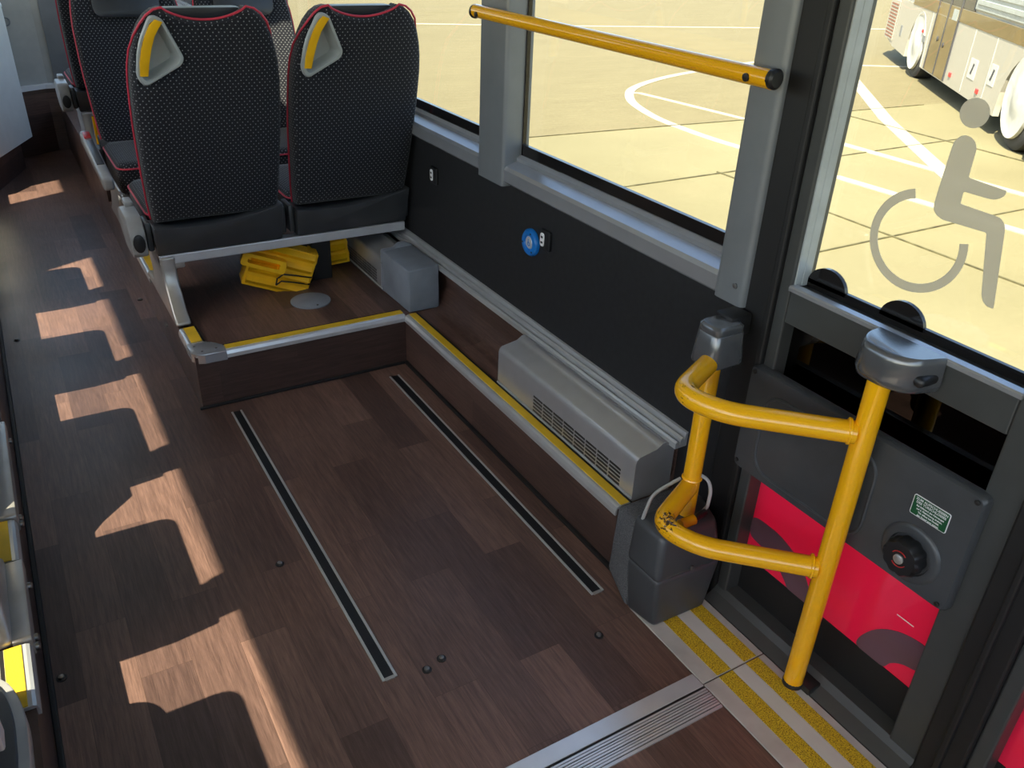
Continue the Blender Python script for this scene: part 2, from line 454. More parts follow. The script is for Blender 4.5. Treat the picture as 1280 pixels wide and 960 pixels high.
# left side, rear, front, ceiling
struct('wall_left', box(bm_new(), XL-.06, XL, -1.7, 7.0, -.12, .86), M['dark_panel'])
struct('wall_left_upper', box(bm_new(), XL-.06, XL, -1.7, 7.0, 1.955, CEIL), M['wall_pale'])
for n, y0, y1 in ((4, -1.65, 3.42), (7, 4.52, 5.12), (9, 5.5, 6.9)):  # two far openings, unseen, cut to let sun onto the rear aisle
    w = obj('window_%d' % n, box(bm_new(), XL-.032, XL-.028, y0, y1, .86, 1.955), M['glass']); w['kind'] = 'structure'
    obj('black_border', box(bm_new(), XL-.036, XL-.024, y0, y1, .86, .89), M['frit'], w)
b = bm_new(); box(b, XL-.06, XL, 3.42, 4.52, .86, 1.955); box(b, XL-.06, XL, 5.12, 5.5, .86, 1.955); struct('wall_left_sun_block', b, M['wall_pale'])  # unseen filler, added to block sun and keep that aisle stretch dark
b = bm_new()
HX0, HX1, HY0, HY1 = -.06, .34, 2.98, 3.62
GX0, GX1, GY0, GY1 = -.30, .34, 4.85, 5.45
for a in ((XL-.06, -.30, -1.7, 7.06), (.34, 1.36, -1.7, 7.06), (-.30, .34, -1.7, HY0), (-.30, HX0, HY0, HY1), (-.30, .34, HY1, GY0), (-.30, .34, GY1, 7.06)):
    box(b, a[0], a[1], a[2], a[3], CEIL, CEIL+.05)
struct('ceiling', b, M['ceiling'])
w = obj('window_5', box(bm_new(), HX0-.01, HX1+.01, HY0-.01, HY1+.01, CEIL+.051, CEIL+.055), M['glass']); w['kind'] = 'structure'
w = obj('window_10', box(bm_new(), GX0-.01, GX1+.01, GY0-.01, GY1+.01, CEIL+.051, CEIL+.055), M['glass']); w['kind'] = 'structure'  # second roof opening, added to bring more light to the rear
b = bm_new(); box(b, XL-.06, 1.36, 7.0, 7.06, -.12, 1.02); box(b, XL-.06, 1.36, 7.0, 7.06, 2.12, CEIL)
struct('wall_rear', b, M['wall_pale'])
w = obj('window_8', box(bm_new(), XL, 1.3, 7.03, 7.034, 1.02, 2.12), M['glass']); w['kind'] = 'structure'
b = bm_new(); box(b, XL-.06, 1.36, -1.76, -1.7, -.12, .85); box(b, XL-.06, 1.36, -1.76, -1.7, 2.15, CEIL)
struct('wall_front', b, M['wall_pale'])
w = obj('window_6', box(bm_new(), XL, 1.3, -1.735, -1.73, .85, 2.15), M['glass']); w['kind'] = 'structure'

# ------------------------------------------------------------------ rear of the aisle
b = bm_new(); prism(b, [(.0,6.02),(.31,6.20),(1.27,6.20),(1.27,6.9),(-.1,6.9)], 'z', 0, .385); struct('wall_rear_riser', b, M['woodstep'])
b = bm_new(); prism(b, [(-.02,6.01),(.31,6.19),(.56,6.19),(.56,6.5),(-.02,6.5)], 'z', .385, .41); struct('trim_12', b, M['white'])
b = bm_new(); prism(b, [(.0,6.10),(.33,6.24),(.372,6.24),(.372,6.6),(.0,6.6)], 'z', .41, .905); struct('wall_rear_panel', b, M['wall_grey'])
b = bm_new(); box(b, .372, .50, 6.23, 6.6, .41, .98); struct('wall_rear_post', b, M['pillar'])
t = text_bm('D', .075); bmesh.ops.transform(t, matrix=Matrix.Translation((.178,6.168,.775)) @ Matrix.Rotation(math.radians(23),4,'Z') @ Matrix.Rotation(math.pi/2,4,'X'), verts=t.verts[:])
tag(obj('printed_letter', t, M['pillar']), 'small grey letter on the pale panel at the far end of the aisle', 'letter')
b = bm_new(); prism(b, [(-.172,5.2),(-.10,5.30),(.09,5.82),(.09,6.03),(-.172,6.1)], 'z', 0, .24); struct('trim_13', b, M['woodside'])
cab = thing('white_cabinet', 'white cabinet with a flat front at the far left end of the aisle', 'cabinet', (0,5.9,.16))
b = bm_new(); prism(b, rpoly([(-.08,5.32),(.165,5.9),(.165,6.10),(-.172,6.10),(-.3,5.6)], .012, 3), 'z', .165, .885); obj('body', b, M['cabinet'], cab)
b = bm_new(); prism(b, [(-.085,5.31),(.168,5.9),(.168,6.10),(-.172,6.10),(-.3,5.59)], 'z', .885, .90, .004); obj('top', b, M['cabinet'], cab)

# ------------------------------------------------------------------ seats
RK = .30
def rec(p): return (p[0], p[1]-RK*(p[2]-.22), p[2])
def back_outline():
    pts = []
    pts += [(-.204,.335), (-.210,.40), (-.215,.50), (-.219,.60), (-.220,.67), (-.2195,.72)]
    for k in range(1, 9):
        a = k/8*math.pi/2; pts.append((-.219+.104*(1-math.cos(a))**1.1, .74+.262*math.sin(a)))
    for k in range(1, 20):
        x = -.115+.230*k/20; pts.append((x, 1.002-.034*max(0, math.cos(math.pi*x/.230))**.7))
    right = [(-x, z) for x, z in reversed(pts[:14])]
    return pts+right
OUT = back_outline()
def inset(o, d):
    return [(x*(1-d/.217), .66+(z-.66)*(1-d/.33)) for x, z in o]
def carve(o, cutter):
    me = bpy.data.meshes.new('c'); bmesh.ops.recalc_face_normals(cutter, faces=cutter.faces[:]); cutter.to_mesh(me); cutter.free()
    c = bpy.data.objects.new('c', me); COL.objects.link(c)
    par = o.parent; o.parent = None
    md = o.modifiers.new('b', 'BOOLEAN'); md.object = c; md.operation = 'DIFFERENCE'; md.solver = 'EXACT'
    dg = bpy.context.evaluated_depsgraph_get(); dg.update()
    nm = bpy.data.meshes.new_from_object(o.evaluated_get(dg)); o.modifiers.clear()
    old = o.data; o.data = nm; nm.name = old.name; bpy.data.meshes.remove(old)
    bpy.data.objects.remove(c); bpy.data.meshes.remove(me); o.parent = par
def seat_parts(root, aisle):
    # backrest
    L = []
    for d, y in ((.10,-.006),(.05,-.005),(.014,.004),(.003,.018),(0,.034),(0,.076),(.012,.096),(.045,.098),(.09,.086)):
        L.append([rec((x, y, z)) for x, z in inset(OUT, d)])
    bk = obj('backrest', loft(bm_new(), L), M['fabric'], root, True)
    sst = lambda t: (lambda q: q*q*(3-2*q))(min(1, max(0, t)))
    pl = [rec((x, .074-.062*sst((z-.86)/.12), z)) for x, z in inset(OUT, -.0015)]
    obj('piping', tube(bm_new(), pl, .0034, 8), M['piping'], root, True)
    # headrest pad
    hp = rrect(-.135,.135,.825,.998,.04)
    L = [[rec((x*s, y, .91+(z-.91)*s)) for x, z in hp] for s, y in ((.8,.044),(.99,.05),(1,.065),(1,.10),(.97,.112),(.85,.118))]
    obj('headrest_pad', loft(bm_new(), L), M['leather'], root, True)
    # lower shell
    xs = [(-.214+.428*k/12) for k in range(13)]
    poly = [(-.212,.222),(.212,.222)]+[(x, .322+.018*(x/.21)+.022*(x/.21)**2) for x in reversed(xs)]
    b = bm_new(); prism(b, poly, 'y', -.014, .10, .006, 2)
    for v in b.verts: v.co = rec(v.co)
    sh = obj('lower_shell', b, M['shell'], root, True)
    for s in (-1, 1):
        b = bm_new(); box(b, min(s*.214,s*.234), max(s*.214,s*.234), -.002, .095, .235, .335, .008)
        obj('hinge_cover', b, M['grey_plastic'], root, True)
    # cushion
    cu = rrect(-.213,.213,.055,.475,.05)
    L = [[(x*s, .265+(y-.265)*s, z) for x, y in cu] for s, z in ((.93,.228),(.985,.24),(1,.27),(1,.325),(.985,.345),(.93,.356),(.75,.358))]
    obj('seat_cushion', loft(bm_new(), L), M['fabric'], root, True)
    obj('cushion_piping', tube(bm_new(), [(x, y, .338) for x, y in cu], .0036, 8, True), M['piping'], root, True)
    # handle recess at the rear upper left
    ho = rpoly([(-.152,.988),(-.122,.980),(-.070,.868),(-.078,.848),(-.186,.788),(-.205,.820),(-.192,.91)], [.03,.03,.018,.018,.02,.03,.08], 4)
    cx, cz = -.143, .885
    def ring(s, y): return [rec((cx+(x-cx)*s, y, cz+(z-cz)*s)) for x, z in ho]
    carve(bk, loft(bm_new(), [ring(.93,-.05), ring(.93,.05)]))
    L = [ring(.95,.052), ring(.95,.003), ring(1.0,.003), ring(1.0,-.010), ring(.965,-.015), ring(.86,-.015), ring(.82,-.008), ring(.76,.018), ring(.62,.036), ring(.3,.042)]
    hd = obj('handle_recess', loft(bm_new(), L), M['pale_plastic'], root, True)
    arc = [(-.131,.972),(-.145,.956),(-.159,.931),(-.171,.897),(-.180,.860),(-.185,.822)]
    b = bm_new(); loops = []
    for i, (x, z) in enumerate(arc):
        w = .013 if 0 < i < len(arc)-1 else .011
        nx, nz = (-.9,.35) if i < 2 else (-1,.05)
        loops.append([rec(p) for p in ((x-nx*w,-.008,z-nz*w),(x-nx*w,-.018,z-nz*w),(x,-.021,z),(x+nx*w,-.018,z+nz*w),(x+nx*w,-.008,z+nz*w))])
    loft(b, loops); obj('grip', b, M['yellow_plastic'], hd, True)
    if aisle:
        # folded armrest end at the aisle side, at the foot of the backrest
        s = -1 if aisle == 'left' else 1
        b = bm_new(); poly = rpoly([(-.02,.225),(.12,.225),(.20,.27),(.205,.335),(.15,.358),(.02,.352),(-.015,.31)], .022, 4)
        x0, x1 = sorted((s*.236, s*.286))
        prism(b, poly, 'x', x0, x1, .007, 2)
        ar = obj('armrest', b, M['arm_grey'], root, True, label='folded grey armrest end')
        b = bm_new(); prism(b, [(s*.261+.019*math.cos(a*math.pi/8), .275+.03*math.sin(a*math.pi/8)) for a in range(16)], 'y', -.026, -.012, .002)
        obj('end_cap', b, M['black_plastic'], ar, True)
        b = bm_new(); box(b, min(s*.240,s*.268), max(s*.240,s*.268), .13, .20, .352, .372, .006); obj('recline_lever', b, M['arm_grey'], ar, True)
    return root

def seat(label, x, y, z, rot=0, aisle=None, group=None, src=None):
    if src is None:
        r = thing('passenger_seat', label, 'seat', (0,0,0), group); seat_parts(r, aisle)
    else:
        r = copy_tree(src); r['label'] = label
        if group: r['group'] = group
    r.location = (x, y, z); r.rotation_euler = (0, 0, rot); return r
ZP = .187; YB = 2.87
G1 = 'passenger seats on the right platform'
sA = seat('black dotted seat with yellow grip, back to us, on the aisle side', .573, YB, ZP, 0, 'left', G1)
sW = seat('black dotted seat with yellow grip, back to us, beside the window', 1.052, YB, ZP, 0, None, G1)
# rear facing pair
s3 = seat('black seat turned to face us, behind the nearest aisle seat', .573, 4.02, ZP, math.pi, None, G1, sW)
s4 = seat('sunlit black seat turned to face us, at the window between the two near backs', 1.060, 4.02, ZP, math.pi, None, G1, sW)
# its lowered armrest on the aisle side
t_ = Matrix.Identity(4)
b = bm_new(); poly = rpoly([(-.012,-.37),(.012,-.37),(.02,.0),(-.02,.0)], .01, 3)
hexa(b, [(.296,3.52,.455),(.338,3.52,.455),(.338,4.13,.50),(.296,4.13,.50),(.296,3.52,.505),(.338,3.52,.505),(.338,4.13,.562),(.296,4.13,.562)], .012, 3)
bpy.context.view_layer.update()
ar = obj('armrest', b, M['arm_grey'], s3, True, label='lowered grey armrest with a red button')
b = bm_new(); hexa(b, [(.303,3.68,.50),(.331,3.68,.50),(.331,3.98,.53),(.303,3.98,.53),(.303,3.68,.5235),(.331,3.68,.5235),(.331,3.98,.5515),(.303,3.98,.5515)], .003)
obj('pad', b, M['grey_plastic'], ar, True)
b = bm_new(); hexa(b, [(.303,4.01,.53),(.331,4.01,.53),(.331,4.08,.53),(.303,4.08,.53),(.303,4.01,.558),(.331,4.01,.558),(.331,4.08,.565),(.303,4.08,.565)], .003)
obj('button', b, M['red_button'], ar, True, label='red button')
s5 = seat('dark seat, back to us, farthest down the aisle behind the rear facing pair', .573, 4.72, .301, 0, 'left', G1, sA)

def seat_frame(label, x0, x1, yb, z, d, aisle_x, feet=True):
    """d=+1 seats face +y"""
    r = thing('support_frame', label, 'seat support', ((x0+x1)/2, yb, z), 'seat support frames')
    ya, yc = sorted((yb-.012*d, yb+.035*d))
    obj('beam', box(bm_new(), x0, x1, ya, yc, z+.186, z+.220, .004), M['beam'], r)
    ya, yc = sorted((yb+.33*d, yb+.37*d))
    obj('beam', box(bm_new(), x0, x1, ya, yc, z+.188, z+.220, .004), M['beam'], r)
    f = lambda a: yb+a*d
    poly = [(f(-.018),z+.214),(f(.14),z+.216),(f(.24),z+.216),(f(.40),z+.216),(f(.40),z+.19),(f(.22),z+.175),(f(.24),z+.15),(f(.20),z+.10),(f(.23),z+.05),(f(.38),z+.03),(f(.38),z+.006),(f(-.13),z+.006),(f(-.135),z+.02),(f(-.085),z+.05),(f(-.03),z+.11),(f(-.012),z+.17)]
    b = bm_new(); prism(b, poly, 'x', aisle_x-.020, aisle_x+.030, .009, 3)
    obj('leg', b, M['cast'], r, True)
    b = bm_new(); box(b, aisle_x+.015, aisle_x+.06, *sorted((f(-.005),f(.05))), z+.165, z+.19, .006)
    obj('bracket', b, M['cast'], r, True)
    return r
seat_frame('silver seat frame with a cast leg under the two nearest seats', .365, 1.262, YB, ZP, 1, .385)
seat_frame('silver seat frame under the two seats turned to face us', .365, 1.262, 4.02, ZP, -1, .385)
seat_frame('silver seat frame under the farthest dark seat', .365, .86, 4.72, .301, 1, .385)
tag(obj('yellow_post', tube(bm_new(), [(.40,4.45,.302),(.40,4.45,.55)], .016), M['yellow'], None, True), 'short yellow post standing behind the seat turned to face us', 'post')

# left hand seats (their feet and armrest ends reach into the picture; their shadows fall on the aisle)
LR = [.73, 1.38, 2.03, 2.68, 3.40, 4.05]
for i, y in enumerate(LR):
    a = seat('dark aisle seat of the left row %s' % ['nearest to us','second from us','third from us','fourth from us','fifth from us','farthest from us'][i], -.420, y, ZP, 0, None, 'seats on the left platform', sW)
    a.scale.y = .86
    seat('dark window seat of the left row %s' % ['nearest to us','second from us','third from us','fourth from us','fifth from us','farthest from us'][i], -.895, y, ZP, 0, None, 'seats on the left platform', sW).scale.y = .86
for i, y in enumerate(LR):
    r = thing('support_frame', 'plain seat support under the left row %s' % ['nearest to us','second from us','third from us','fourth from us','fifth from us','farthest from us'][i], 'seat support', (-.65, y, ZP), 'seat support frames')
    for a in (.0, .30): obj('beam', box(bm_new(), XL+.002, -.19, y+a, y+a+.04, ZP+.186, ZP+.220, .004), M['beam'], r)
    obj('leg', box(bm_new(), -.68, -.62, y+.01, y+.32, ZP+.001, ZP+.186, .01), M['cast'], r, True)
LF = [('silver seat foot at the left edge beside the nearest sunlit patch', 1.45, 1.71), ('longer silver seat foot at the left edge, farther up the aisle', 1.875, 2.34)]
for lab, y0, y1 in LF:
    r = thing('floor_bracket', lab, 'bracket', (-.19,(y0+y1)/2,ZP), 'seat feet along the left platform edge')
    poly = [(y0,ZP+.003),(y1,ZP+.003),(y1,ZP+.03),(y1-.06,ZP+.05),(y1-.10,ZP+.16),(y1-.11,ZP+.22),(y0+.10,ZP+.22),(y0+.06,ZP+.10),(y0+.02,ZP+.035),(y0,ZP+.02)]
    obj('bracket', prism(bm_new(), poly, 'x', -.225, -.196, .008, 3), M['cast'], r, True)
    obj('side_plate', prism(bm_new(), rpoly([(y0,ZP-.035),(y1,ZP-.02),(y1,ZP+.014),(y0,ZP+.016)], .008, 3), 'x', -.198, -.163, .004, 2), M['cast'], r, True)
    for k in (y0+.01, y0+.035, y1-.06):
        obj('bolt', lathe(bm_new(), [(.008,0),(.008,.006),(.004,.009)], (-.163,k,ZP-.02), (1,0,0), 12), M['screw'], r, True)
# seat end plate at the bottom left corner
r = thing('seat_end_plate', 'grey padded armrest end with a pale border in the bottom left corner', 'armrest', (-.2,1.1,.27))
pp = rpoly([(-.34,.95),(-.184,.98),(-.172,1.06),(-.172,1.18),(-.20,1.275),(-.34,1.30)], [.01,.02,.03,.05,.05,.01], 5)
obj('border', prism(bm_new(), pp, 'z', .262, .300, .004, 2), M['arm_grey'], r, True)
cx, cy = -.27, 1.12
obj('pad', prism(bm_new(), [(cx+(x-cx)*.84, cy+(y-cy)*.92) for x, y in pp], 'z', .28, .309, .006, 2), M['grey_plastic'], r, True)
r2 = obj('stem', box(bm_new(), -.30, -.21, 1.02, 1.2, .195, .265, .01), M['cast'], r, True)

# ------------------------------------------------------------------ step edge nosings
def nosing_y(label, x, y0, y1, z, d, w=.040):
    """nosing along y, edge at x, top at z; d=+1: the platform lies at larger x"""
    r = thing('step_nosing', label, 'step edge', (x, (y0+y1)/2, z), 'step edge strips')
    X = lambda a: x+a*d
    poly = [(X(-.006),z-.017),(X(-.006),z-.004),(X(-.002),z+.006),(X(.004),z+.009),(X(w),z+.009),(X(w+.006),z+.001),(X(.0),z+.001),(X(.0),z-.017)]
    obj('profile', prism(bm_new(), poly, 'y', y0, y1), M['alu'], r)
    obj('yellow_insert', box(bm_new(), *sorted((X(.011),X(w-.004))), y0+.002, y1-.002, z+.0085, z+.0115, .0008), M['yellow_insert'], r)
    obj('dark_edge', box(bm_new(), *sorted((X(w-.003),X(w+.004))), y0, y1, z+.004, z+.010, .001), M['rubber'], r)
    return r
nosing_y('long silver and yellow step edge along the ledge in front of the silver heater', 1.098, 1.25, 2.497, .186, 1)
nosing_y('short silver and yellow step edge between the corner cap and the seat leg', .372, 2.60, 2.725, .186, 1, .05)
nosing_y('silver and yellow step edge beyond the nearest seat leg, along the aisle', .372, 3.24, 3.62, .186, 1, .05)
nosing_y('silver and yellow step edge between the two seat feet on the left', -.172, 1.715, 1.87, .186, -1, .045)
nosing_y('sunlit silver and yellow step edge below the near left seat foot', -.172, 1.28, 1.445, .186, -1, .045)
r = thing('step_nosing', 'silver and yellow step edge across the front of the seat platform', 'step edge', (.75,2.505,.186), 'step edge strips')
poly = [(2.499,.169),(2.499,.182),(2.503,.192),(2.509,.195),(2.545,.195),(2.551,.187),(2.505,.187),(2.505,.169)]
obj('profile', prism(bm_new(), poly, 'x', .47, 1.096), M['alux'], r)
obj('yellow_insert', box(bm_new(),   .472, 1.094, 2.514, 2.541, .1945, .1975, .0008), M['yellow_insert'], r)
obj('dark_edge', box(bm_new(), .47, 1.096, 2.542, 2.549, .19, .196, .001), M['rubber'], r)
r = thing('corner_cap', 'grey metal corner cap on the platform corner with three screws', 'corner cap', (.40,2.54,.186))
poly = [(.365,2.600),(.366,2.53),(.378,2.506),(.402,2.498),(.470,2.498),(.470,2.545),(.452,2.572),(.432,2.592),(.41,2.600)]
obj('plate', prism(bm_new(), poly, 'z', .1875, .1965, .003, 2), M['satin'], r, True)
obj('lip', prism(bm_new(), [(.365,2.600),(.366,2.53),(.378,2.506),(.402,2.498),(.470,2.498),(.470,2.506),(.405,2.507),(.384,2.515),(.373,2.534),(.372,2.600)], 'z', .164, .19), M['satin'], r)
for x, y in ((.385,2.57),(.40,2.525),(.445,2.53)):
    obj('screw', lathe(bm_new(), [(.004,0),(.004,.001),(.001,.0016)], (x,y,.1963), (0,0,1), 10), M['dark_screw'], r, True)

# ------------------------------------------------------------------ floor tracks, bolts, thresholds
def track(label, x0, x1, y0, y1):
    r = thing('floor_track', label, 'floor track', ((x0+x1)/2,(y0+y1)/2,0), 'wheelchair floor tracks')
    b = bm_new(); e = .0065
    box(b, x0, x0+e, y0, y1, 0, .0035, .001); box(b, x1-e, x1, y0, y1, 0, .0035, .001); obj('rail', b, M['alu'], r)
    obj('insert', box(bm_new(), x0+e, x1-e, y0+.002, y1-.002, 0, .0022), M['track_insert'], r)
    obj('end_plate', box(bm_new(), x0+e, x1-e, y0-.002, y0+.006, 0, .003), M['cast'], r)
track('black floor track with silver edges, nearer the aisle', .445, .480, 1.190, 2.440)
track('black floor track with silver edges, nearer the heater ledge', .996, .1+.934, 1.190, 2.43)
for lab, p in (('small dark bolt in the floor beside the near end of the aisle side track', (.365,1.658)), ('small dark bolt in the dark floor near the left platform', (-.145,1.527)),
               ('left one of the two screws side by side below the aisle side track', (.543,1.175)), ('right one of the two screws side by side below the aisle side track', (.585,1.188)),
               ('screw in the floor below the ledge side track', (.935,1.075)), ('dark bolt at the left edge of the aisle beside the second sunlit patch', (-.118,3.31)),
               ('dark bolt in the aisle close to the seat platform side', (.345,3.50))):
    r = thing('floor_bolt', lab, 'bolt', (p[0],p[1],0), 'bolts in the floor')
    obj('washer', lathe(bm_new(), [(.011,0),(.011,.0012),(.005,.0018)], (p[0],p[1],0), (0,0,1), 20), M['dark_screw'], r, True)
    obj('head', lathe(bm_new(), [(.0062,0),(.0062,.005),(.003,.0065)], (p[0],p[1],.001), (0,0,1), 8), M['screw'], r, True)
# cross strip
r = thing('ribbed_strip', 'silver ribbed aluminium strip across the floor in front of the door', 'floor strip', (.5,.83,0))
obj('flat_band', box(bm_new(), -.16, 1.050, .845, .882, 0, .003, .001), M['alux'], r)
obj('groove_base', box(bm_new(), -.16, 1.048, .785, .840, 0, .0012), M['rubber'], r)
b = bm_new()
for k in range(9):
    y = .786+.0060*k; box(b, -.16, 1.048, y, y+(.0042 if k % 3 else .0034), .001, .0036)
obj('ribbed_band', b, M['alux'], r)
b = bm_new(); box(b, -.16, 1.048, .7835, .7862, 0, .0036)
obj('edge_band', b, M['alux'], r)
obj('dark_gap', box(bm_new(), -.16, 1.05, .8395, .8455, 0, .0008), M['rubber'], r)
def threshold(label, y0, y1):
    r = thing('threshold_plate', label, 'threshold', (1.16,(y0+y1)/2,0), 'door threshold plates')
    obj('plate', box(bm_new(), 1.052, 1.232, y0, y1, 0, .004, .0012), M['white_plate'], r)
    obj('yellow_strip', box(bm_new(), 1.094, 1.134, y0+.001, y1-.001, .003, .0052, .0006), M['grit'], r)
    obj('yellow_strip', box(bm_new(), 1.175, 1.212, y0+.001, y1-.001, .003, .0052, .0006), M['grit'], r)
    obj('ribs', box(bm_new(), 1.136, 1.173, y0+.001, y1-.001, .003, .0046, .0006), M['wall_pale'], r)
threshold('pale threshold plate with two yellow strips, far piece under the grey box', .849, 1.11)
threshold('pale threshold plate with two yellow strips, near piece by the yellow pole', -.19, .846)

# ------------------------------------------------------------------ heaters
hp = [(1.143,.188),(1.143,.300),(1.146,.310),(1.153,.317),(1.205,.326),(1.214,.332),(1.222,.338),(1.232,.339),(1.240,.335),(1.248,.326),(1.262,.324),(1.262,.188)]
def heater(label, x, y0, y1, v0, v1, nv):
    r = thing('wall_heater', label, 'heater', (x, (y0+y1)/2, .187), 'heaters along the right wall')
    P = [(px-1.143+x, pz) for px, pz in hp]
    obj('casing', prism(bm_new(), P, 'y', y0, y1), M['heater'], r, True)
    b = bm_new(); st = (v1-v0)/nv
    for k in range(nv):
        for q in range(5):
            z = .2035+q*.0112; box(b, x-.0012, x+.002, v0+k*st+.003, v0+(k+1)*st-.003, z, z+.0062, .0006, 1)
    obj('vent_slots', b, M['rubber'], r)
    b = bm_new(); box(b, x-.004, x+.001, y0, y1, .1965, .201, .001); obj('foot_strip', b, M['alu'], r)
    return r
h1 = heater('long silver wall heater with vent slots on the ledge below the black wall', 1.145, 1.257, 1.925, 1.307, 1.724, 8)
heater('silver wall heater behind the grey box under the window seat', 1.115, 2.745, 3.9, 2.80, 3.5, 14)
r = thing('heater_end_cover', 'grey plastic end cover box on the ledge beneath the window seat', 'cover', (1.17,2.63,.187))
b = bm_new(); hexa(b, [(1.121,2.520,.188),(1.240,2.520,.188),(1.240,2.745,.188),(1.115,2.745,.188),(1.121,2.522,.345),(1.240,2.522,.354),(1.240,2.745,.356),(1.116,2.745,.349)], .005, 3)
obj('cover', b, M['cool_grey'], r, True)
b = bm_new(); prism(b, rpoly([(1.113,.188),(1.245,.188),(1.245,.352),(1.21,.37),(1.185,.368),(1.165,.352),(1.116,.352)], .008, 3), 'y', 2.738, 2.762, .003)
obj('flange', b, M['cool_grey'], r, True)
b = bm_new()
prism(b, [(1.243,.328),(1.243,.343),(1.248,.347),(1.252,.346),(1.2535,.338),(1.258,.338),(1.260,.351),(1.266,.355),(1.268,.348),(1.272,.348),(1.274,.366),(1.282,.368),(1.282,.328)], 'y', 1.235, 6.1)
rl = tag(obj('wall_rail', b, M['alu']), 'long grooved aluminium rail along the foot of the black wall', 'rail')
b = bm_new(); prism(b, [(1.2475,.316),(1.236,.322),(1.238,.330),(1.247,.334),(1.2475,.330),(1.253,.322)], 'y', 1.258, 1.93)
tag(obj('mounting_channel', b, M['beam']), 'narrow steel channel between the long heater and the wall rail', 'channel')

# carpet end and grey drive box
b = bm_new()
hexa(b, [(1.037,1.112,0),(1.26,1.112,0),(1.275,1.252,0),(1.088,1.252,0),(1.098,1.175,.197),(1.27,1.19,.197),(1.275,1.252,.2),(1.094,1.252,.2)], .016, 3)
# widen the lower left so that the end slopes outward
struct('trim_14', b, M['carpet'], smooth=True)
r = thing('drive_box', 'dark grey plastic drive box at the foot of the yellow guard rail', 'drive box', (1.15,1.09,0))
b = bm_new(); hexa(b, [(1.058,1.030,.0045),(1.212,1.026,.0045),(1.246,1.115,.0045),(1.042,1.115,.0045),(1.040,1.022,.155),(1.226,1.015,.155),(1.256,1.13,.155),(1.036,1.130,.155)], .012, 3)
obj('lower_body', b, M['grey_plastic'], r, True)
b = bm_new(); hexa(b, [(1.036,1.020,.150),(1.228,1.013,.150),(1.258,1.13,.150),(1.034,1.134,.150),(1.058,1.042,.262),(1.218,1.04,.262),(1.255,1.142,.262),(1.056,1.146,.262)], .016, 3)
obj('lid', b, M['grey_plastic'], r, True)
obj('screw', lathe(bm_new(), [(.006,0),(.006,.003),(.002,.004)], (1.135,1.0165,.168), (0,-1,.1), 12), M['screw'], r, True)
for lab, pts in (('pale cable looping from the drive box lid up to the left of the yellow column', [(1.066,1.125,.255),(1.066,1.118,.285),(1.09,1.13,.315),(1.13,1.122,.335),(1.158,1.118,.345)]),
                 ('pale cable looping from the yellow column down to the right of it', [(1.178,1.088,.37),(1.196,1.07,.36),(1.198,1.058,.335),(1.186,1.05,.30),(1.190,1.060,.285),(1.196,1.07,.268)])):
    tag(obj('cable', tube(bm_new(), smooth_path(pts, .03, 5), .0042, 8), M['cable'], None, True), lab, 'cable', 'cables on the drive box')

# ------------------------------------------------------------------ yellow guard rail
wear = yellow_worn([((1.02,1.0,.35),.085),((1.05,.955,.34),.075),((1.02,.995,.665),.05)])
r = thing('guard_rail', 'yellow tubular guard rail with two looped bars and a pole in front of the door', 'guard rail', (1.163,1.09,.262))
CX, CY, RT = 1.166, 1.092, .0215
obj('column', tube(bm_new(), [(CX,CY,.264),(CX,CY,.69)], RT*.94, 20), M['yellow'], r, True)
def loop(z):
    pts = [(CX-.01,CY-.004,z),(1.012,1.018,z),(1.035,.925,z),(1.205,.760,z)]
    return smooth_path(pts, {1:.075, 2:.06}, 12)
obj('upper_bar', tube(bm_new(), loop(.660), RT, 20), wear, r, True)
obj('lower_bar', tube(bm_new(), loop(.341), RT, 20), wear, r, True)
obj('pole', tube(bm_new(), [(1.218,.750,.012),(1.218,.750,.785)], RT*.97, 20), M['yellow'], r, True)
for z in (.341,.66):
    ctr = Vector((1.1985,.769,z)); d = Vector((.72,-.69,0)).normalized()
    u = Vector((0,0,1)); w = d.cross(u)
    obj('weld_seam', tube(bm_new(), [ctr+(u*math.cos(a*math.pi/10)+w*math.sin(a*math.pi/10))*.022 for a in range(20)], .004, 6, True), M['yellow'], r, True)
obj('weld_seam', tube(bm_new(), [Vector((CX,CY,.362))+Vector((math.cos(a*math.pi/10),math.sin(a*math.pi/10),0))*.0205 for a in range(20)], .003, 6, True), M['yellow'], r, True)
b = bm_new(); capo = lambda s, z, dx=0: [(1.180+dx+x*s, 1.100+y*s, z) for x, y in rrect(-.042,.050,-.038,.036,.022,5)]
loft(b, [capo(1.0,.652), capo(1.04,.657), capo(.90,.722), capo(.86,.724), capo(.88,.728), capo(.86,.737), capo(.74,.742)])
obj('cap_housing', b, M['housing'], r, True, label='dark grey cap housing on top of the column')
b = bm_new(); box(b, 1.20, 1.26, 1.09, 1.14, .70, .748, .006); obj('wall_bracket', b, M['rubber'], r, True)
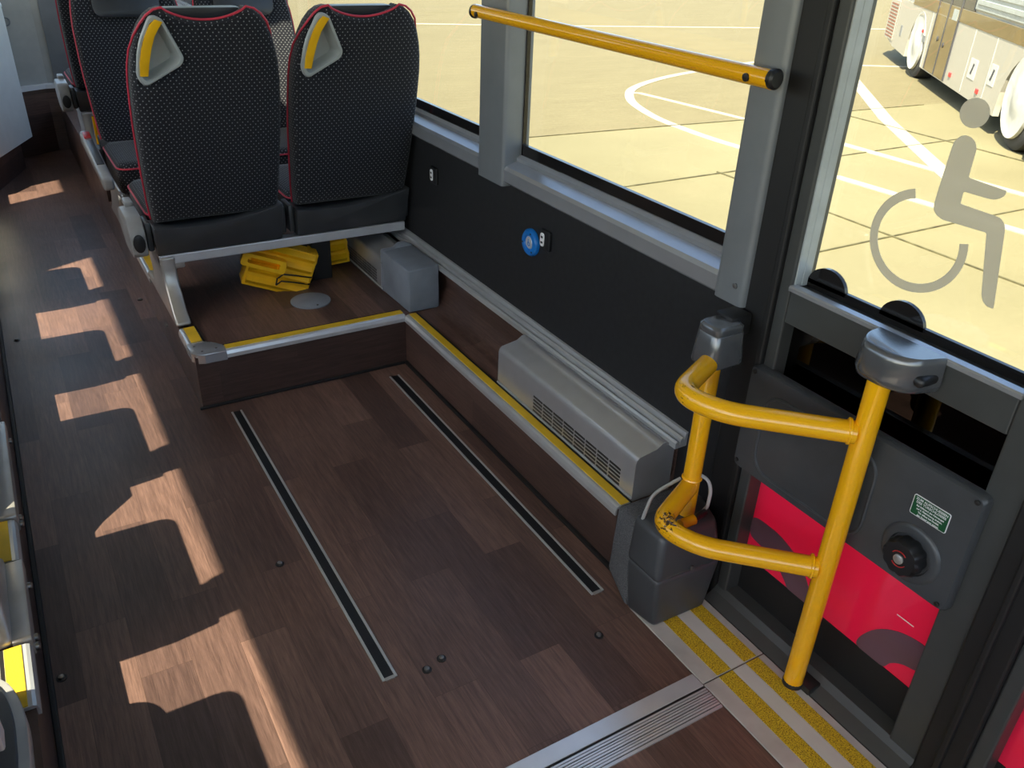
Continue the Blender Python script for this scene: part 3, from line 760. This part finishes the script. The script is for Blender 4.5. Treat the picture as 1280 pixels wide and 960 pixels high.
# head housing of the pole, fixed to the door rail
hpoly = rpoly([(1.268,.812),(1.222,.808),(1.190,.785),(1.188,.725),(1.210,.690),(1.268,.672)], [.003,.02,.03,.03,.02,.003], 5)
def hl(s, z): return [(1.268+(x-1.268)*s, .745+(y-.745)*(1-(1-s)*.5), z) for x, y in hpoly]
b = bm_new(); loft(b, [hl(.92,.771), hl(.97,.774), hl(1.04,.788), hl(1.0,.823), hl(.965,.832), hl(.90,.836)])
hh = obj('head_housing', b, M['housing'], r, True, label='dark grey head housing on top of the pole')
b = bm_new(); box(b, 1.214, 1.262, .672, .700, .788, .808, .009, 3); obj('finger_slot', b, M['black_plastic'], hh, True)
b = bm_new(); box(b, 1.226, 1.264, .712, .768, .006, .024, .003); obj('base_bracket', b, M['door_black'], r, True)
b = bm_new(); lathe(b, [(.022,0),(.022,.01),(.019,.014)], (1.218,.75,.014), (0,0,1), 20); obj('base_collar', b, M['dark_screw'], r, True)
# stub joint in the lower loop
b = bm_new(); tube(b, [(1.09,1.03,.300),(1.128,1.03,.300)], .012, 14); obj('stub', b, M['yellow'], r, True)
b = bm_new(); tube(b, [(1.128,1.03,.300),(1.175,1.045,.292)], .008, 12); obj('stub_sleeve', b, M['black_plastic'], r, True)

# ------------------------------------------------------------------ window handrail
r = thing('handrail', 'yellow round handrail fixed across the middle window', 'handrail', (1.215,1.67,1.21))
obj('bar', tube(bm_new(), [(1.215,1.112,1.208),(1.215,2.228,1.212)], .0175, 20), M['yellow'], r, True)
for y, d in ((1.112,-1),(2.228,1)):
    obj('end_cap', lathe(bm_new(), [(.0178,-.002),(.0185,.002),(.0185,.008),(.014,.012)], (1.215,y,1.21), (0,d,0), 20), M['black_plastic'], r, True)
for y in (1.16, 2.195):
    obj('screw', lathe(bm_new(), [(.0075,0),(.0075,.004),(.003,.005)], (1.1985,y,1.206), (-1,0,-.1), 12), M['dark_screw'], r, True)
    obj('bracket', tube(bm_new(), [(1.22,y,1.21),(1.262,y,1.21)], .009, 12), M['black_plastic'], r, True)

# ------------------------------------------------------------------ button and sockets on the black wall
r = thing('stop_button', 'round blue stop button with a wheelchair symbol on the black wall', 'button', (1.28,1.978,.609))
obj('ring', lathe(bm_new(), [(.041,0),(.041,.008),(.036,.014),(.024,.015),(.021,.010)], (1.279,1.978,.609), (-1,0,0), 40), M['blue'], r, True)
obj('push_plate', lathe(bm_new(), [(.0205,0),(.0205,.009),(.017,.0125)], (1.279,1.978,.609), (-1,0,0), 32), M['beam'], r, True)
b = bm_new(); pts2 = [(-.1,.75,.1)]
def icon(b, f):
    def pl(pts): 
        x0 = f(0,0)[0]; prism(b, [f(p, q)[1:] for p, q in pts], 'x', x0-.0008, x0+.0004)
    pl([(-.12+.13*math.cos(a*math.pi/8), .82+.13*math.sin(a*math.pi/8)) for a in range(16)])
    pl([(-.22,.62),(-.02,.62),(-.02,.25),(.32,.25),(.42,-.25),(.60,-.2),(.60,-.33),(.33,-.42),(.2,.10),(-.22,.10)])
    n = 14; o = [(math.radians(110+220*k/n)) for k in range(n+1)]
    pl([(.05+.5*math.cos(a), -.1+.5*math.sin(a)) for a in o]+[(.05+.37*math.cos(a), -.1+.37*math.sin(a)) for a in reversed(o)])
icon(b, lambda p, q: (1.2665, 1.978-p*.0135, .607+q*.0135))
obj('symbol', b, M['blue'], r)
for k in range(3):
    a = math.radians(90+120*k+20); obj('screw', lathe(bm_new(), [(.003,0),(.003,.0012),(.001,.0018)], (1.2648,1.978+.031*math.cos(a),.609+.031*math.sin(a)), (-1,0,0), 8), M['dark_screw'], r, True)
for lab, y, z in (('black charging socket with two white ports beside the blue button', 1.903, .640), ('black charging socket alone on the wall near the window seat', 2.628, .642)):
    r = thing('charging_socket', lab, 'socket', (1.28,y,z), 'charging sockets on the black wall')
    b = bm_new(); prism(b, rrect(y-.026,y+.022,z-.030,z+.030,.006), 'x', 1.270, 1.281, .003); obj('plate', b, M['black_plastic'], r, True)
    b = bm_new(); prism(b, rrect(y-.002,y+.018,z-.020,z+.020,.0095), 'x', 1.2675, 1.272, .001); pt = obj('port_panel', b, M['white'], r, True)
    b = bm_new()
    for q in (-.008,.008): box(b, 1.2668, 1.2685, y+.003, y+.013, z+q-.003, z+q+.003)
    obj('port', b, M['rubber'], pt)

# ------------------------------------------------------------------ wheel chocks under the seats
def chock(label, c, rz, tilt, L=.21, H=.135, n=5):
    r = thing('wheel_chock', label, 'wheel chock', c, 'yellow wheel chocks')
    T = Matrix.Translation(c) @ Matrix.Rotation(rz,4,'Z') @ Matrix.Rotation(tilt,4,'Y')
    b = bm_new()
    box(b, 0, L, -.006, .0, 0, H, .002)
    for k in range(4):                                   # ribs of the folded plates
        z0 = k*H/4; prism(b, [(0,z0),(-.022,z0+H/8),(0,z0+H/4)], 'x', .01, L-.01)
    for k in range(n):
        y = .010+k*.016
        prism(b, [(L-.03,.01),(L,.0),(L+.006,H*.18),(L,H*.30),(L+.006,H*.45),(L,H*.6),(L+.006,H*.8),(L,H),(L-.03,H)], 'y', y, y+.009)
        box(b, .0, L-.02, y, y+.008, .004, H-.004, .002)
    box(b, 0, L, -.004, .09, -.004, .004, .001)
    bmesh.ops.transform(b, matrix=T, verts=b.verts[:]); obj('body', b, M['yellow_plastic'], r)
    if L < .15: return r, T
    b = bm_new(); P = rrect(-.03,.13,H*.46,H*.74,.012)
    loft(b, [[(x,-.045,z) for x, z in P],[(x,-.008,z) for x, z in P],[(.05+(x-.05)*.72,-.008,H*.6+(z-H*.6)*.45) for x, z in P],[(.05+(x-.05)*.72,-.045,H*.6+(z-H*.6)*.45) for x, z in P],[(x,-.045,z) for x, z in P]], cap=False)
    bmesh.ops.transform(b, matrix=T, verts=b.verts[:]); obj('handle', b, M['yellow_plastic'], r, False)
    return r, T
c1, T = chock('yellow folded wheel chock with a wire clip, on the left under the near seats', (.640,2.94,.236), math.radians(-10), math.radians(21), .240, .175)
b = bm_new()
for z in (.05,.078):
    tube(b, [T @ Vector(p) for p in ((.115,-.034,z-.018),(.13,-.03,z),(.18,-.02,z+.004),(.236,-.008,z+.006),(.256,.03,z+.014),(.258,.085,z+.02))], .003, 6)
tube(b, [T @ Vector(p) for p in ((.115,-.034,.032),(.112,-.034,.060))], .003, 6)
obj('wire_clip', b, M['rubber'], c1, True, label='black wire clip')
c2, T2 = chock('yellow wheel chock upright on the right, next to the grey box', (1.005,3.06,.200), math.radians(-8), math.radians(-6), .095, .165, 3)
r = thing('chock_holder', 'black sheet metal holder between the two yellow chocks', 'holder', (.96,3.02,.19))
b = bm_new(); box(b, .918, .992, 2.955, 2.965, .187, .372, .002); box(b, .918, .926, 2.96, 3.10, .187, .372, .002)
obj('plate', b, M['rubber'], r)
obj('screw', lathe(bm_new(), [(.006,0),(.006,.003),(.002,.004)], (.945,2.955,.345), (0,-1,0), 10), M['screw'], r, True)
b = bm_new(); lathe(b, [(.072,0),(.072,.0035),(.068,.0045)], (.842,2.775,.187), (0,0,1), 48)
r = tag(obj('floor_disc', b, M['cool_grey'], None, True), 'round grey cover disc on the platform below the yellow chocks', 'cover')
obj('screw', lathe(bm_new(), [(.004,0),(.004,.002),(.001,.003)], (.850,2.722,.191), (0,0,1), 8), M['dark_screw'], r, True)
for i, (y, z, w) in enumerate(((2.70,.16,'below the leg foot'),(3.02,.085,'on the side below the seat leg'))):
    tag(obj('side_screw', lathe(bm_new(), [(.008,0),(.008,.005),(.003,.007)], (.372,y,z), (-1,0,0), 12), M['screw'], None, True), 'small round screw in the wooden platform side ' + w, 'screw', 'platform side screws')

# ------------------------------------------------------------------ doors
def door(n, y0, y1, full=True):
    d = bpy.data.objects.new('door_%d' % n, None); COL.objects.link(d); d.location = (1.3, (y0+y1)/2, 0); d['kind'] = 'structure'
    a, c = y0+.062, y1-.030
    b = bm_new()
    box(b, 1.272, 1.335, c, y1, .0, 1.97, .004); box(b, 1.272, 1.335, y0, a, .0, 1.97, .004)
    box(b, 1.272, 1.335, a, c, .755, .828, .003); box(b, 1.272, 1.335, a, c, 1.90, 1.97)
    prism(b, [(1.335,-.05),(1.235,-.05),(1.235,.004),(1.262,.020),(1.275,.034),(1.335,.034)], 'y', y0, y1)
    obj('frame', b, M['door_grey'], d)
    b = bm_new(); prism(b, [(1.267,.824),(1.267,.831),(1.270,.834),(1.283,.836),(1.283,.824)], 'y', a-.004, c+.002); obj('glass_bead', b, M['satin'], d)
    b = bm_new(); box(b, 1.296, 1.318, c-.004, c+.001, .83, 1.90, .001); box(b, 1.278, 1.30, c-.003, c+.001, .83, 1.90, .001); obj('sunlit_reveal', b, M['pale_plastic'], d)  # pale strips over the stile reveal, sunlight put into their colour
    up = obj('window_pane', box(bm_new(), 1.3135, 1.3175, a, c, .82, 1.91), M['glass'], d)
    b = bm_new(); box(b, 1.311, 1.3195, a, c, .82, .846); box(b, 1.311, 1.3195, a, c, 1.87, 1.91)
    for yc in ([.971, .801] if full else []):
        prism(b, [(yc+.046*math.cos(k*math.pi/14), .838+.040*math.sin(k*math.pi/14)) for k in range(15)], 'x', 1.311, 1.3195)
    obj('black_border', b, M['frit'], up)
    obj('tinted_pane', box(bm_new(), 1.3065, 1.3105, a, c, .60, .76), M['dark_glass'], d)
    obj('tinted_backing', box(bm_new(), 1.322, 1.326, a, c, .60, .76), M['bus_under'], d)
    lo = obj('lower_pane', box(bm_new(), 1.313, 1.317, a, c, .113, .62), M['red_film'], d, label='red lower pane')
    obj('kick_plate', box(bm_new(), 1.312, 1.318, a, c, .02, .135), M['rubber'], d)
    return d, up, lo
d1, up, lo = door(1, .486, 1.050)
# plastic panel with rounded relief
b = bm_new(); P = rrect(.528,1.062,.393,.646,.016)
loft(b, [[(1.275,y,z) for y, z in P],[(1.258,y,z) for y, z in P],[(1.252,.795+(y-.795)*.985,.52+(z-.52)*.97) for y, z in P]])
pn = obj('control_panel', b, M['grey_plastic'], d1, True)
b = bm_new()
for (ya, yb_) in ((.825,1.005),):
    P = rrect(ya-.10,yb_,.415,.605,.05,6)
    tube(b, [(1.2525,y,z) for y, z in P], .004, 8, True)
obj('raised_outline', b, M['grey_plastic'], pn, True)
b = bm_new(); lathe(b, [(.060,0),(.058,.0035),(.052,.006),(.042,.006),(.040,.002)], (1.2518,.619,.466), (-1,0,0), 40); obj('knob_surround', b, M['grey_plastic'], pn, True)
kn = []
for k in range(40):
    kn.append(k)
b = bm_new(); lps = []
for r_, x in ((.034,1.250),(.036,1.245),(.036,1.225),(.032,1.219),(.020,1.219)):
    lps.append([(x, .619+(r_+(.0013*math.cos(10*2*math.pi*k/60) if r_ > .03 else 0))*math.cos(2*math.pi*k/60), .466+(r_+(.0013*math.cos(10*2*math.pi*k/60) if r_ > .03 else 0))*math.sin(2*math.pi*k/60)) for k in range(60)])
loft(b, lps); kb = obj('emergency_knob', b, M['black_plastic'], pn, True, label='black round emergency knob')
b = bm_new()
for a0 in (25, 205):
    o = [math.radians(a0+110*k/12) for k in range(13)]
    prism(b, [(.619+.0165*math.cos(a), .466+.0165*math.sin(a)) for a in o]+[(.619+.0148*math.cos(a), .466+.0148*math.sin(a)) for a in reversed(o)], 'x', 1.2182, 1.2192)
obj('arrow_marks', b, M['red_button'], kb)
b = bm_new(); lathe(b, [(.0095,0),(.0095,.003),(.007,.0045)], (1.2192,.619,.466), (-1,0,0), 24); obj('lock_core', b, M['cast'], kb, True)
for y, z in ((1.048,.633),(1.05,.41),(.542,.633),(.545,.405)):
    obj('screw', lathe(bm_new(), [(.005,0),(.005,.002),(.002,.003)], (1.2515,y,z), (-1,0,0), 10), M['dark_screw'], pn, True)
# green sticker
b = bm_new(); prism(b, rrect(.5735,.6450,.5435,.5845,.004), 'x', 1.2508, 1.2522); st = obj('sticker', b, M['white'], pn, label='small green instruction sticker')
b = bm_new(); prism(b, rrect(.5750,.6435,.5450,.5830,.003), 'x', 1.2502, 1.2512); obj('green_field', b, M['green'], st)
b = bm_new()
for i, (tx, sz) in enumerate((('ZUM AUFSCHLIESSEN', .0064), ('DES TÜRSCHLOSSES', .0064), ('Bei Stillstand des Fahrzeuges', .0046), ('auf d. Pfeilrichtung drehen,', .0046), ('Tür öffnet bei Notfall,', .0046), ('den Knopf ganz ziehen', .0046))):
    t = text_bm(tx, sz*1.02, .0002, bold=.00012)
    z = .5785-(.0066*i if i < 2 else .0066*2+.0060*(i-2))
    bmesh.ops.transform(t, matrix=Matrix.Translation((1.2498,.6085,z)) @ Matrix.Rotation(-math.pi/2,4,'Z') @ Matrix.Rotation(math.pi/2,4,'X'), verts=t.verts[:])
    merge(b, t)
obj('lettering', b, M['white'], st)
# decals on the red pane
B1 = [(1.02,.248),(.995,.253),(.938,.252),(.886,.234),(.846,.198),(.823,.163),(.815,.135),(.886,.135),(.893,.145),(.922,.171),(.971,.188),(1.02,.193)]
B2 = [(.696,.135),(.691,.162),(.669,.202),(.638,.230),(.601,.248),(.550,.254),(.550,.187),(.592,.177),(.616,.156),(.622,.135)]
for P in (B1, B2):
    obj('plum_arc', prism(bm_new(), rpoly(P, .02, 3), 'x', 1.3112, 1.3125), M['plum_film'], lo, label='plum coloured curved stripe')
obj('scratch', box(bm_new(), 1.3108, 1.3112, .595, .633, .2738, .2758), M['white'], lo)
# wheelchair symbol
WC = [(.8,1.149),(.799,1.159),(.792,1.169),(.784,1.173),(.774,1.172),(.765,1.167),(.759,1.157),(.758,1.112),(.692,1.108),(.693,1.1),(.699,1.094),(.707,1.09),(.719,1.089),(.759,1.089),(.758,1.069),(.699,1.067),(.688,1.066),(.68,1.06),(.676,1.053),(.652,.926),(.663,.926),(.672,.931),(.678,.941),(.702,1.038),(.78,1.036),(.792,1.04),(.8,1.047),(.802,1.057),(.802,1.076)]
AN = [math.radians(72-268*k/40) for k in range(41)]
AO = [(.814+.093*math.cos(q), .987+.0885*math.sin(q)) for q in AN]; AI = [(.8135+.0775*math.cos(q), .987+.0725*math.sin(q)) for q in AN]
b = bm_new(); prism(b, rpoly(WC, .003, 3), 'x', 1.3100, 1.3108)
prism(b, [(.7795+.0245*math.cos(k*math.pi/16), 1.2075+.0225*math.sin(k*math.pi/16)) for k in range(32)], 'x', 1.3100, 1.3108)
f3 = AX['x']; bb = bmesh.new()
for i in range(len(AO)-1):
    prism(bb, [AO[i], AO[i+1], AI[i+1], AI[i]], 'x', 1.3100, 1.3108)
bmesh.ops.remove_doubles(bb, verts=bb.verts[:], dist=1e-5); merge(b, bb)
obj('wheelchair_symbol', b, M['grey_film'], up, label='large grey wheelchair symbol')
d2, up2, lo2 = door(2, -.19, .405, False)
b = bm_new(); box(b, 1.262, 1.33, .405, .486, .0, 1.97, .005); box(b, 1.254, 1.30, .438, .452, .0, 1.97, .004); struct('trim_15', b, M['rubber'])
b = bm_new(); box(b, 1.268, 1.35, -.2, 1.135, -.12, -.052); struct('trim_16', b, M['rubber'])

# ------------------------------------------------------------------ yard outside
ZG = -.34
struct('ground', box(bm_new(), -40, 60, -40, 70, ZG-.1, ZG), M['ground'])
LN = [0]
def stripe(nm, pts, w, m, h=.004, wav=0):
    LN[0] += 1; h += LN[0]*.0006
    P = [Vector((p[0],p[1],0)) for p in pts]; L, R = [], []
    for i, p in enumerate(P):
        t = (P[min(i+1,len(P)-1)]-P[max(i-1,0)]).normalized(); q = Vector((-t.y,t.x,0))*(w[i] if isinstance(w, list) else w)/2
        j = random.uniform(-wav, wav); L.append(p+q*(1+j)); R.append(p-q*(1+random.uniform(-wav,wav)))
    b = bm_new()
    V = [[b.verts.new((v.x,v.y,z)) for v in s] for z in (ZG-.01, ZG+h) for s in (L, R)]
    for i in range(len(P)-1):
        b.faces.new((V[2][i],V[2][i+1],V[3][i+1],V[3][i])); b.faces.new((V[0][i],V[2][i],V[2][i+1],V[0][i+1])); b.faces.new((V[1][i],V[3][i],V[3][i+1],V[1][i+1]))
    return struct(nm, b, m)
def curve(pts, n=10):
    out = []; P = [Vector((p[0],p[1])) for p in pts]
    for i in range(len(P)-1):
        p0, p1, p2, p3 = P[max(i-1,0)], P[i], P[i+1], P[min(i+2,len(P)-1)]
        for k in range(n):
            t = k/n; out.append(.5*((2*p1)+(-p0+p2)*t+(2*p0-5*p1+4*p2-p3)*t*t+(-p0+3*p1-3*p2+p3)*t**3))
    out.append(P[-1]); return out
ARC = ('arc', curve([(11.6,9.72),(10.25,9.537),(9.326,9.345),(8.465,9.107),(7.768,8.883),(7.152,8.60),(6.693,8.30),(6.40,7.98),(6.17,7.62),(6.0,7.2),(5.883,6.781),(5.82,6.232),(5.805,5.85),(5.819,5.516),(5.838,4.476)], 5), .105)
INNER = ('in', [(6.50,8.10),(6.613,8.05),(6.683,7.411),(6.783,6.444),(6.872,5.359)], .075)
YARD_LINES = [
    ARC, INNER,
    ('far', [(6.0,15.2),(8.71,14.27),(13.57,12.89),(18,11.6)], .10),
    ('diag', [(10.23,7.95),(8.3,5.9),(6.80,4.12),(6.5,3.75)], .16),
    ('l3', [(6.87,5.36),(6.86,4.23),(6.9,2.2)], .10),
    ('l5', [(5.85,4.49),(5.9,3.6),(6.0,2.0)], .10),
    ('top', [(10.9,9.1),(11.4,8.7),(12.2,8.3)], .08)]
for nm, pts, w in YARD_LINES: stripe('road_line', pts, w, M['paint'])
for pts in ([(3.0,4.99),(3.864,4.957),(5.185,4.961),(8.3,4.97)], [(4.14,6.62),(5.4,6.55),(6.78,6.45),(9.5,6.3)], [(3.6,3.32),(4.19,3.288),(5.683,3.276),(9,3.2)],
            [(5.007,5.0),(5.007,3.875),(4.95,2.0)], [(8.037,6.25),(8.0,4.97),(7.9,3.0)]):
    stripe('ground_joint', pts, .013, M['joint'], .002, .6)

# ------------------------------------------------------------------ parked bus
O = Vector((11.004,7.57,ZG)); U = Vector((-.67107,-.74140,0)); N = Vector((-.74140,.67107,0))
BM = Matrix(((U.x,-N.x,0,O.x),(U.y,-N.y,0,O.y),(0,0,1,O.z),(0,0,0,1)))       # local: x along the side to the front, y into the bus, z up
bus = thing('parked_bus', 'white and gold parked bus seen through the door window', 'bus'); bus.matrix_basis = BM
def bp(name, bm, m, par=None, smooth=None, **k): return obj(name, bm, m, par or bus, smooth, rel=False, **k)
Lr, Lf = -2.55, 9.4
def arch(cx, r): return [(cx+r*math.cos(math.pi*k/12), .40+r*math.sin(math.pi*k/12)) for k in range(13)]
W1, W2 = -.33, 4.08
prof = [(Lr,.34),(Lr+.75,.23),(W1-.52,.20)]+[(W1+.52*math.cos(math.pi-math.pi*k/12), .30+.50*math.sin(math.pi*k/12)) for k in range(13)]+[(W1+.52,.20),(W2-.54,.20)]+[(W2+.54*math.cos(math.pi-math.pi*k/12), .30+.52*math.sin(math.pi*k/12)) for k in range(13)]+[(W2+.54,.20),(Lf,.22),(Lf,.90),(Lr,.90)]
bp('lower_body', prism(bm_new(), prof, 'y', 0, .06), M['bus_white'])
bp('underbody', box(bm_new(), Lr+.1, Lf-.1, .35, 2.5, .34, .95), M['bus_under'])
bp('upper_body', box(bm_new(), Lr, Lf, .02, 2.5, .88, 3.1, .06), M['bus_white'])
bp('waist_band', box(bm_new(), -1.0, Lf, -.006, .03, .885, 1.03, .004), M['bus_gold'])
bp('door_panel', box(bm_new(), .47, 1.48, -.008, .03, .215, .89, .004), M['bus_gold'])
bp('front_panel', box(bm_new(), 4.66, Lf, -.008, .03, .215, .89, .004), M['bus_gold'])
bp('window_band', box(bm_new(), -1.0, 1.95, -.004, .03, 1.03, 1.95, .01), M['bus_glass'])
b = bm_new()
for x in (-.35,.45,.98,1.48): box(b, x-.02, x+.02, -.012, .0, .22 if x > .4 else 1.03, 1.95)
bp('panel_gap', b, M['bus_under'])
b = bm_new(); box(b, 2.0, Lf, -.01, .03, 1.06, 2.4, .01)
for k in range(6): box(b, 2.1, 4.6, -.022, -.008, 1.12+k*.09, 1.17+k*.09, .004)
bp('louvre_panel', b, M['bus_louvre'])
b = bm_new(); box(b, Lr+.08, Lr+.72, -.012, -.002, .30, .86, .004); gr = bp('grille', b, M['bus_white'])
b = bm_new()
for k in range(11): 
    z = .33+k*.046; box(b, Lr+.14, Lr+.66, -.016, -.010, z, z+.020)
bp('slot', b, M['rust'], gr)
for cx in (W1, W2):
    b = bm_new(); lathe(b, [(.30,0),(.44,.01),(.475,.04),(.475,.24),(.44,.28)], (cx,.03,.475), (0,1,0), 40); w = bp('wheel', b, M['tyre'], None, True)
    b = bm_new(); lathe(b, [(.05,-.02),(.12,-.01),(.18,.01),(.30,.012),(.37,.0),(.375,.03)], (cx,-.004,.475), (0,1,0), 32); bp('hub', b, M['hub'], w, True)
    b = bm_new(); o = [math.pi*k/14 for k in range(15)]
    rr = .54 if cx == W2 else .52; zz = .52 if cx == W2 else .50
    prism(b, [(cx+rr*math.cos(a), .30+zz*math.sin(a)) for a in o]+[(cx+(rr+.05)*math.cos(a), .30+(zz+.05)*math.sin(a)) for a in reversed(o)], 'y', -.012, .01)
    b.free()
b = bm_new(); prism(b, [(W1+.56,.215),(W1+.58,.215),(W1+.58,.88),(W1+.56,.88)], 'y', -.004, .002)
for x in (2.25,3.05): box(b, x-.008, x+.008, -.004, .002, .22, .88)
bp('panel_seam', b, M['wall_grey'])
for x in (1.72,2.86): bp('marker_lamp', box(bm_new(), x-.04, x+.04, -.014, .0, .30, .35, .006), M['red_button'])
for x, z in ((.78,.62),(1.10,.58)): bp('push_button', lathe(bm_new(), [(.03,0),(.03,.01),(.015,.014)], (x,-.006,z), (0,-1,0), 14), M['bus_under'], None, True)
for x, z, w_ in ((2.5,.50,.13),(3.2,.54,.10)):
    s = bp('notice', box(bm_new(), x-w_, x+w_, -.006, .001, z-.10, z+.10), M['hub'])
    b = bm_new(); prism(b, [(x-.05,z-.05),(x+.0,z-.06),(x+.05,z+.05),(x+.0,z+.06),(x-.02,z)], 'y', -.008, -.004); bp('mark', b, M['bus_under'], s)
bp('sticker', box(bm_new(), 1.18, 1.40, -.010, -.004, .88, 1.0), M['bus_louvre'])
bp('sticker', box(bm_new(), 4.85, 5.05, -.012, -.004, .52, .74), M['sticker_green'])
b = bm_new(); box(b, -.02, .14, -.006, .002, .50, .58); box(b, -1.45, -1.35, -.006, .002, .42, .56); bp('flap', b, M['pillar'])
b = bm_new(); box(b, -.12, -.06, -.012, .0, .60, .64, .004); bp('marker_lamp', b, M['red_button'])

# ------------------------------------------------------------------ light, sky, camera
sd = Vector((.72,.36,-1.0)).normalized()
sun = bpy.data.lights.new('sun', 'SUN'); sun.energy = 11.0; sun.angle = math.radians(.53); sun.color = (1.0,.90,.72)
so = bpy.data.objects.new('sun', sun); COL.objects.link(so); so.location = (-8,-6,12); so.rotation_euler = sd.to_track_quat('-Z','Y').to_euler()
w = bpy.data.worlds.new('sky'); S.world = w; w.use_nodes = True
nt = w.node_tree; nt.nodes.clear(); o = nt.nodes.new('ShaderNodeOutputWorld'); bg = nt.nodes.new('ShaderNodeBackground'); sk = nt.nodes.new('ShaderNodeTexSky')
try:
    sk.sky_type = 'NISHITA'; sk.sun_disc = False; sk.sun_elevation = math.radians(48); sk.sun_rotation = math.atan2(-.72,-.36); sk.air_density = 1.0; sk.dust_density = 2.0
except Exception: pass
nt.links.new(sk.outputs[0], bg.inputs[0]); bg.inputs[1].default_value = .36; nt.links.new(bg.outputs[0], o.inputs[0])

yaw, pit, rol = .556329307, .512233547, .0429678663
f = Vector((math.sin(yaw)*math.cos(pit), math.cos(yaw)*math.cos(pit), -math.sin(pit)))
rt = Vector((math.cos(yaw), -math.sin(yaw), 0)); up_ = rt.cross(f)
r2 = rt*math.cos(rol)+up_*math.sin(rol); u2 = up_*math.cos(rol)-rt*math.sin(rol)
cam = bpy.data.cameras.new('camera'); cam.sensor_width = 36; cam.sensor_fit = 'HORIZONTAL'; cam.lens = 1043.428/1280*36; cam.clip_start = .02; cam.clip_end = 300
co = bpy.data.objects.new('camera', cam); COL.objects.link(co)
co.matrix_world = Matrix(((r2.x,u2.x,-f.x,0),(r2.y,u2.y,-f.y,0),(r2.z,u2.z,-f.z,1.45),(0,0,0,1)))
S.camera = co
vs = S.view_settings
S.display_settings.display_device = 'sRGB'; vs.view_transform = 'Standard'; vs.look = 'None'; vs.gamma = 1.0; vs.use_curve_mapping = False; vs.exposure = 0.72
S.cycles.max_bounces = 10; S.cycles.diffuse_bounces = 6; S.cycles.transparent_max_bounces = 16; S.cycles.caustics_reflective = False; S.cycles.caustics_refractive = False
S.cycles.sample_clamp_indirect = 6.0
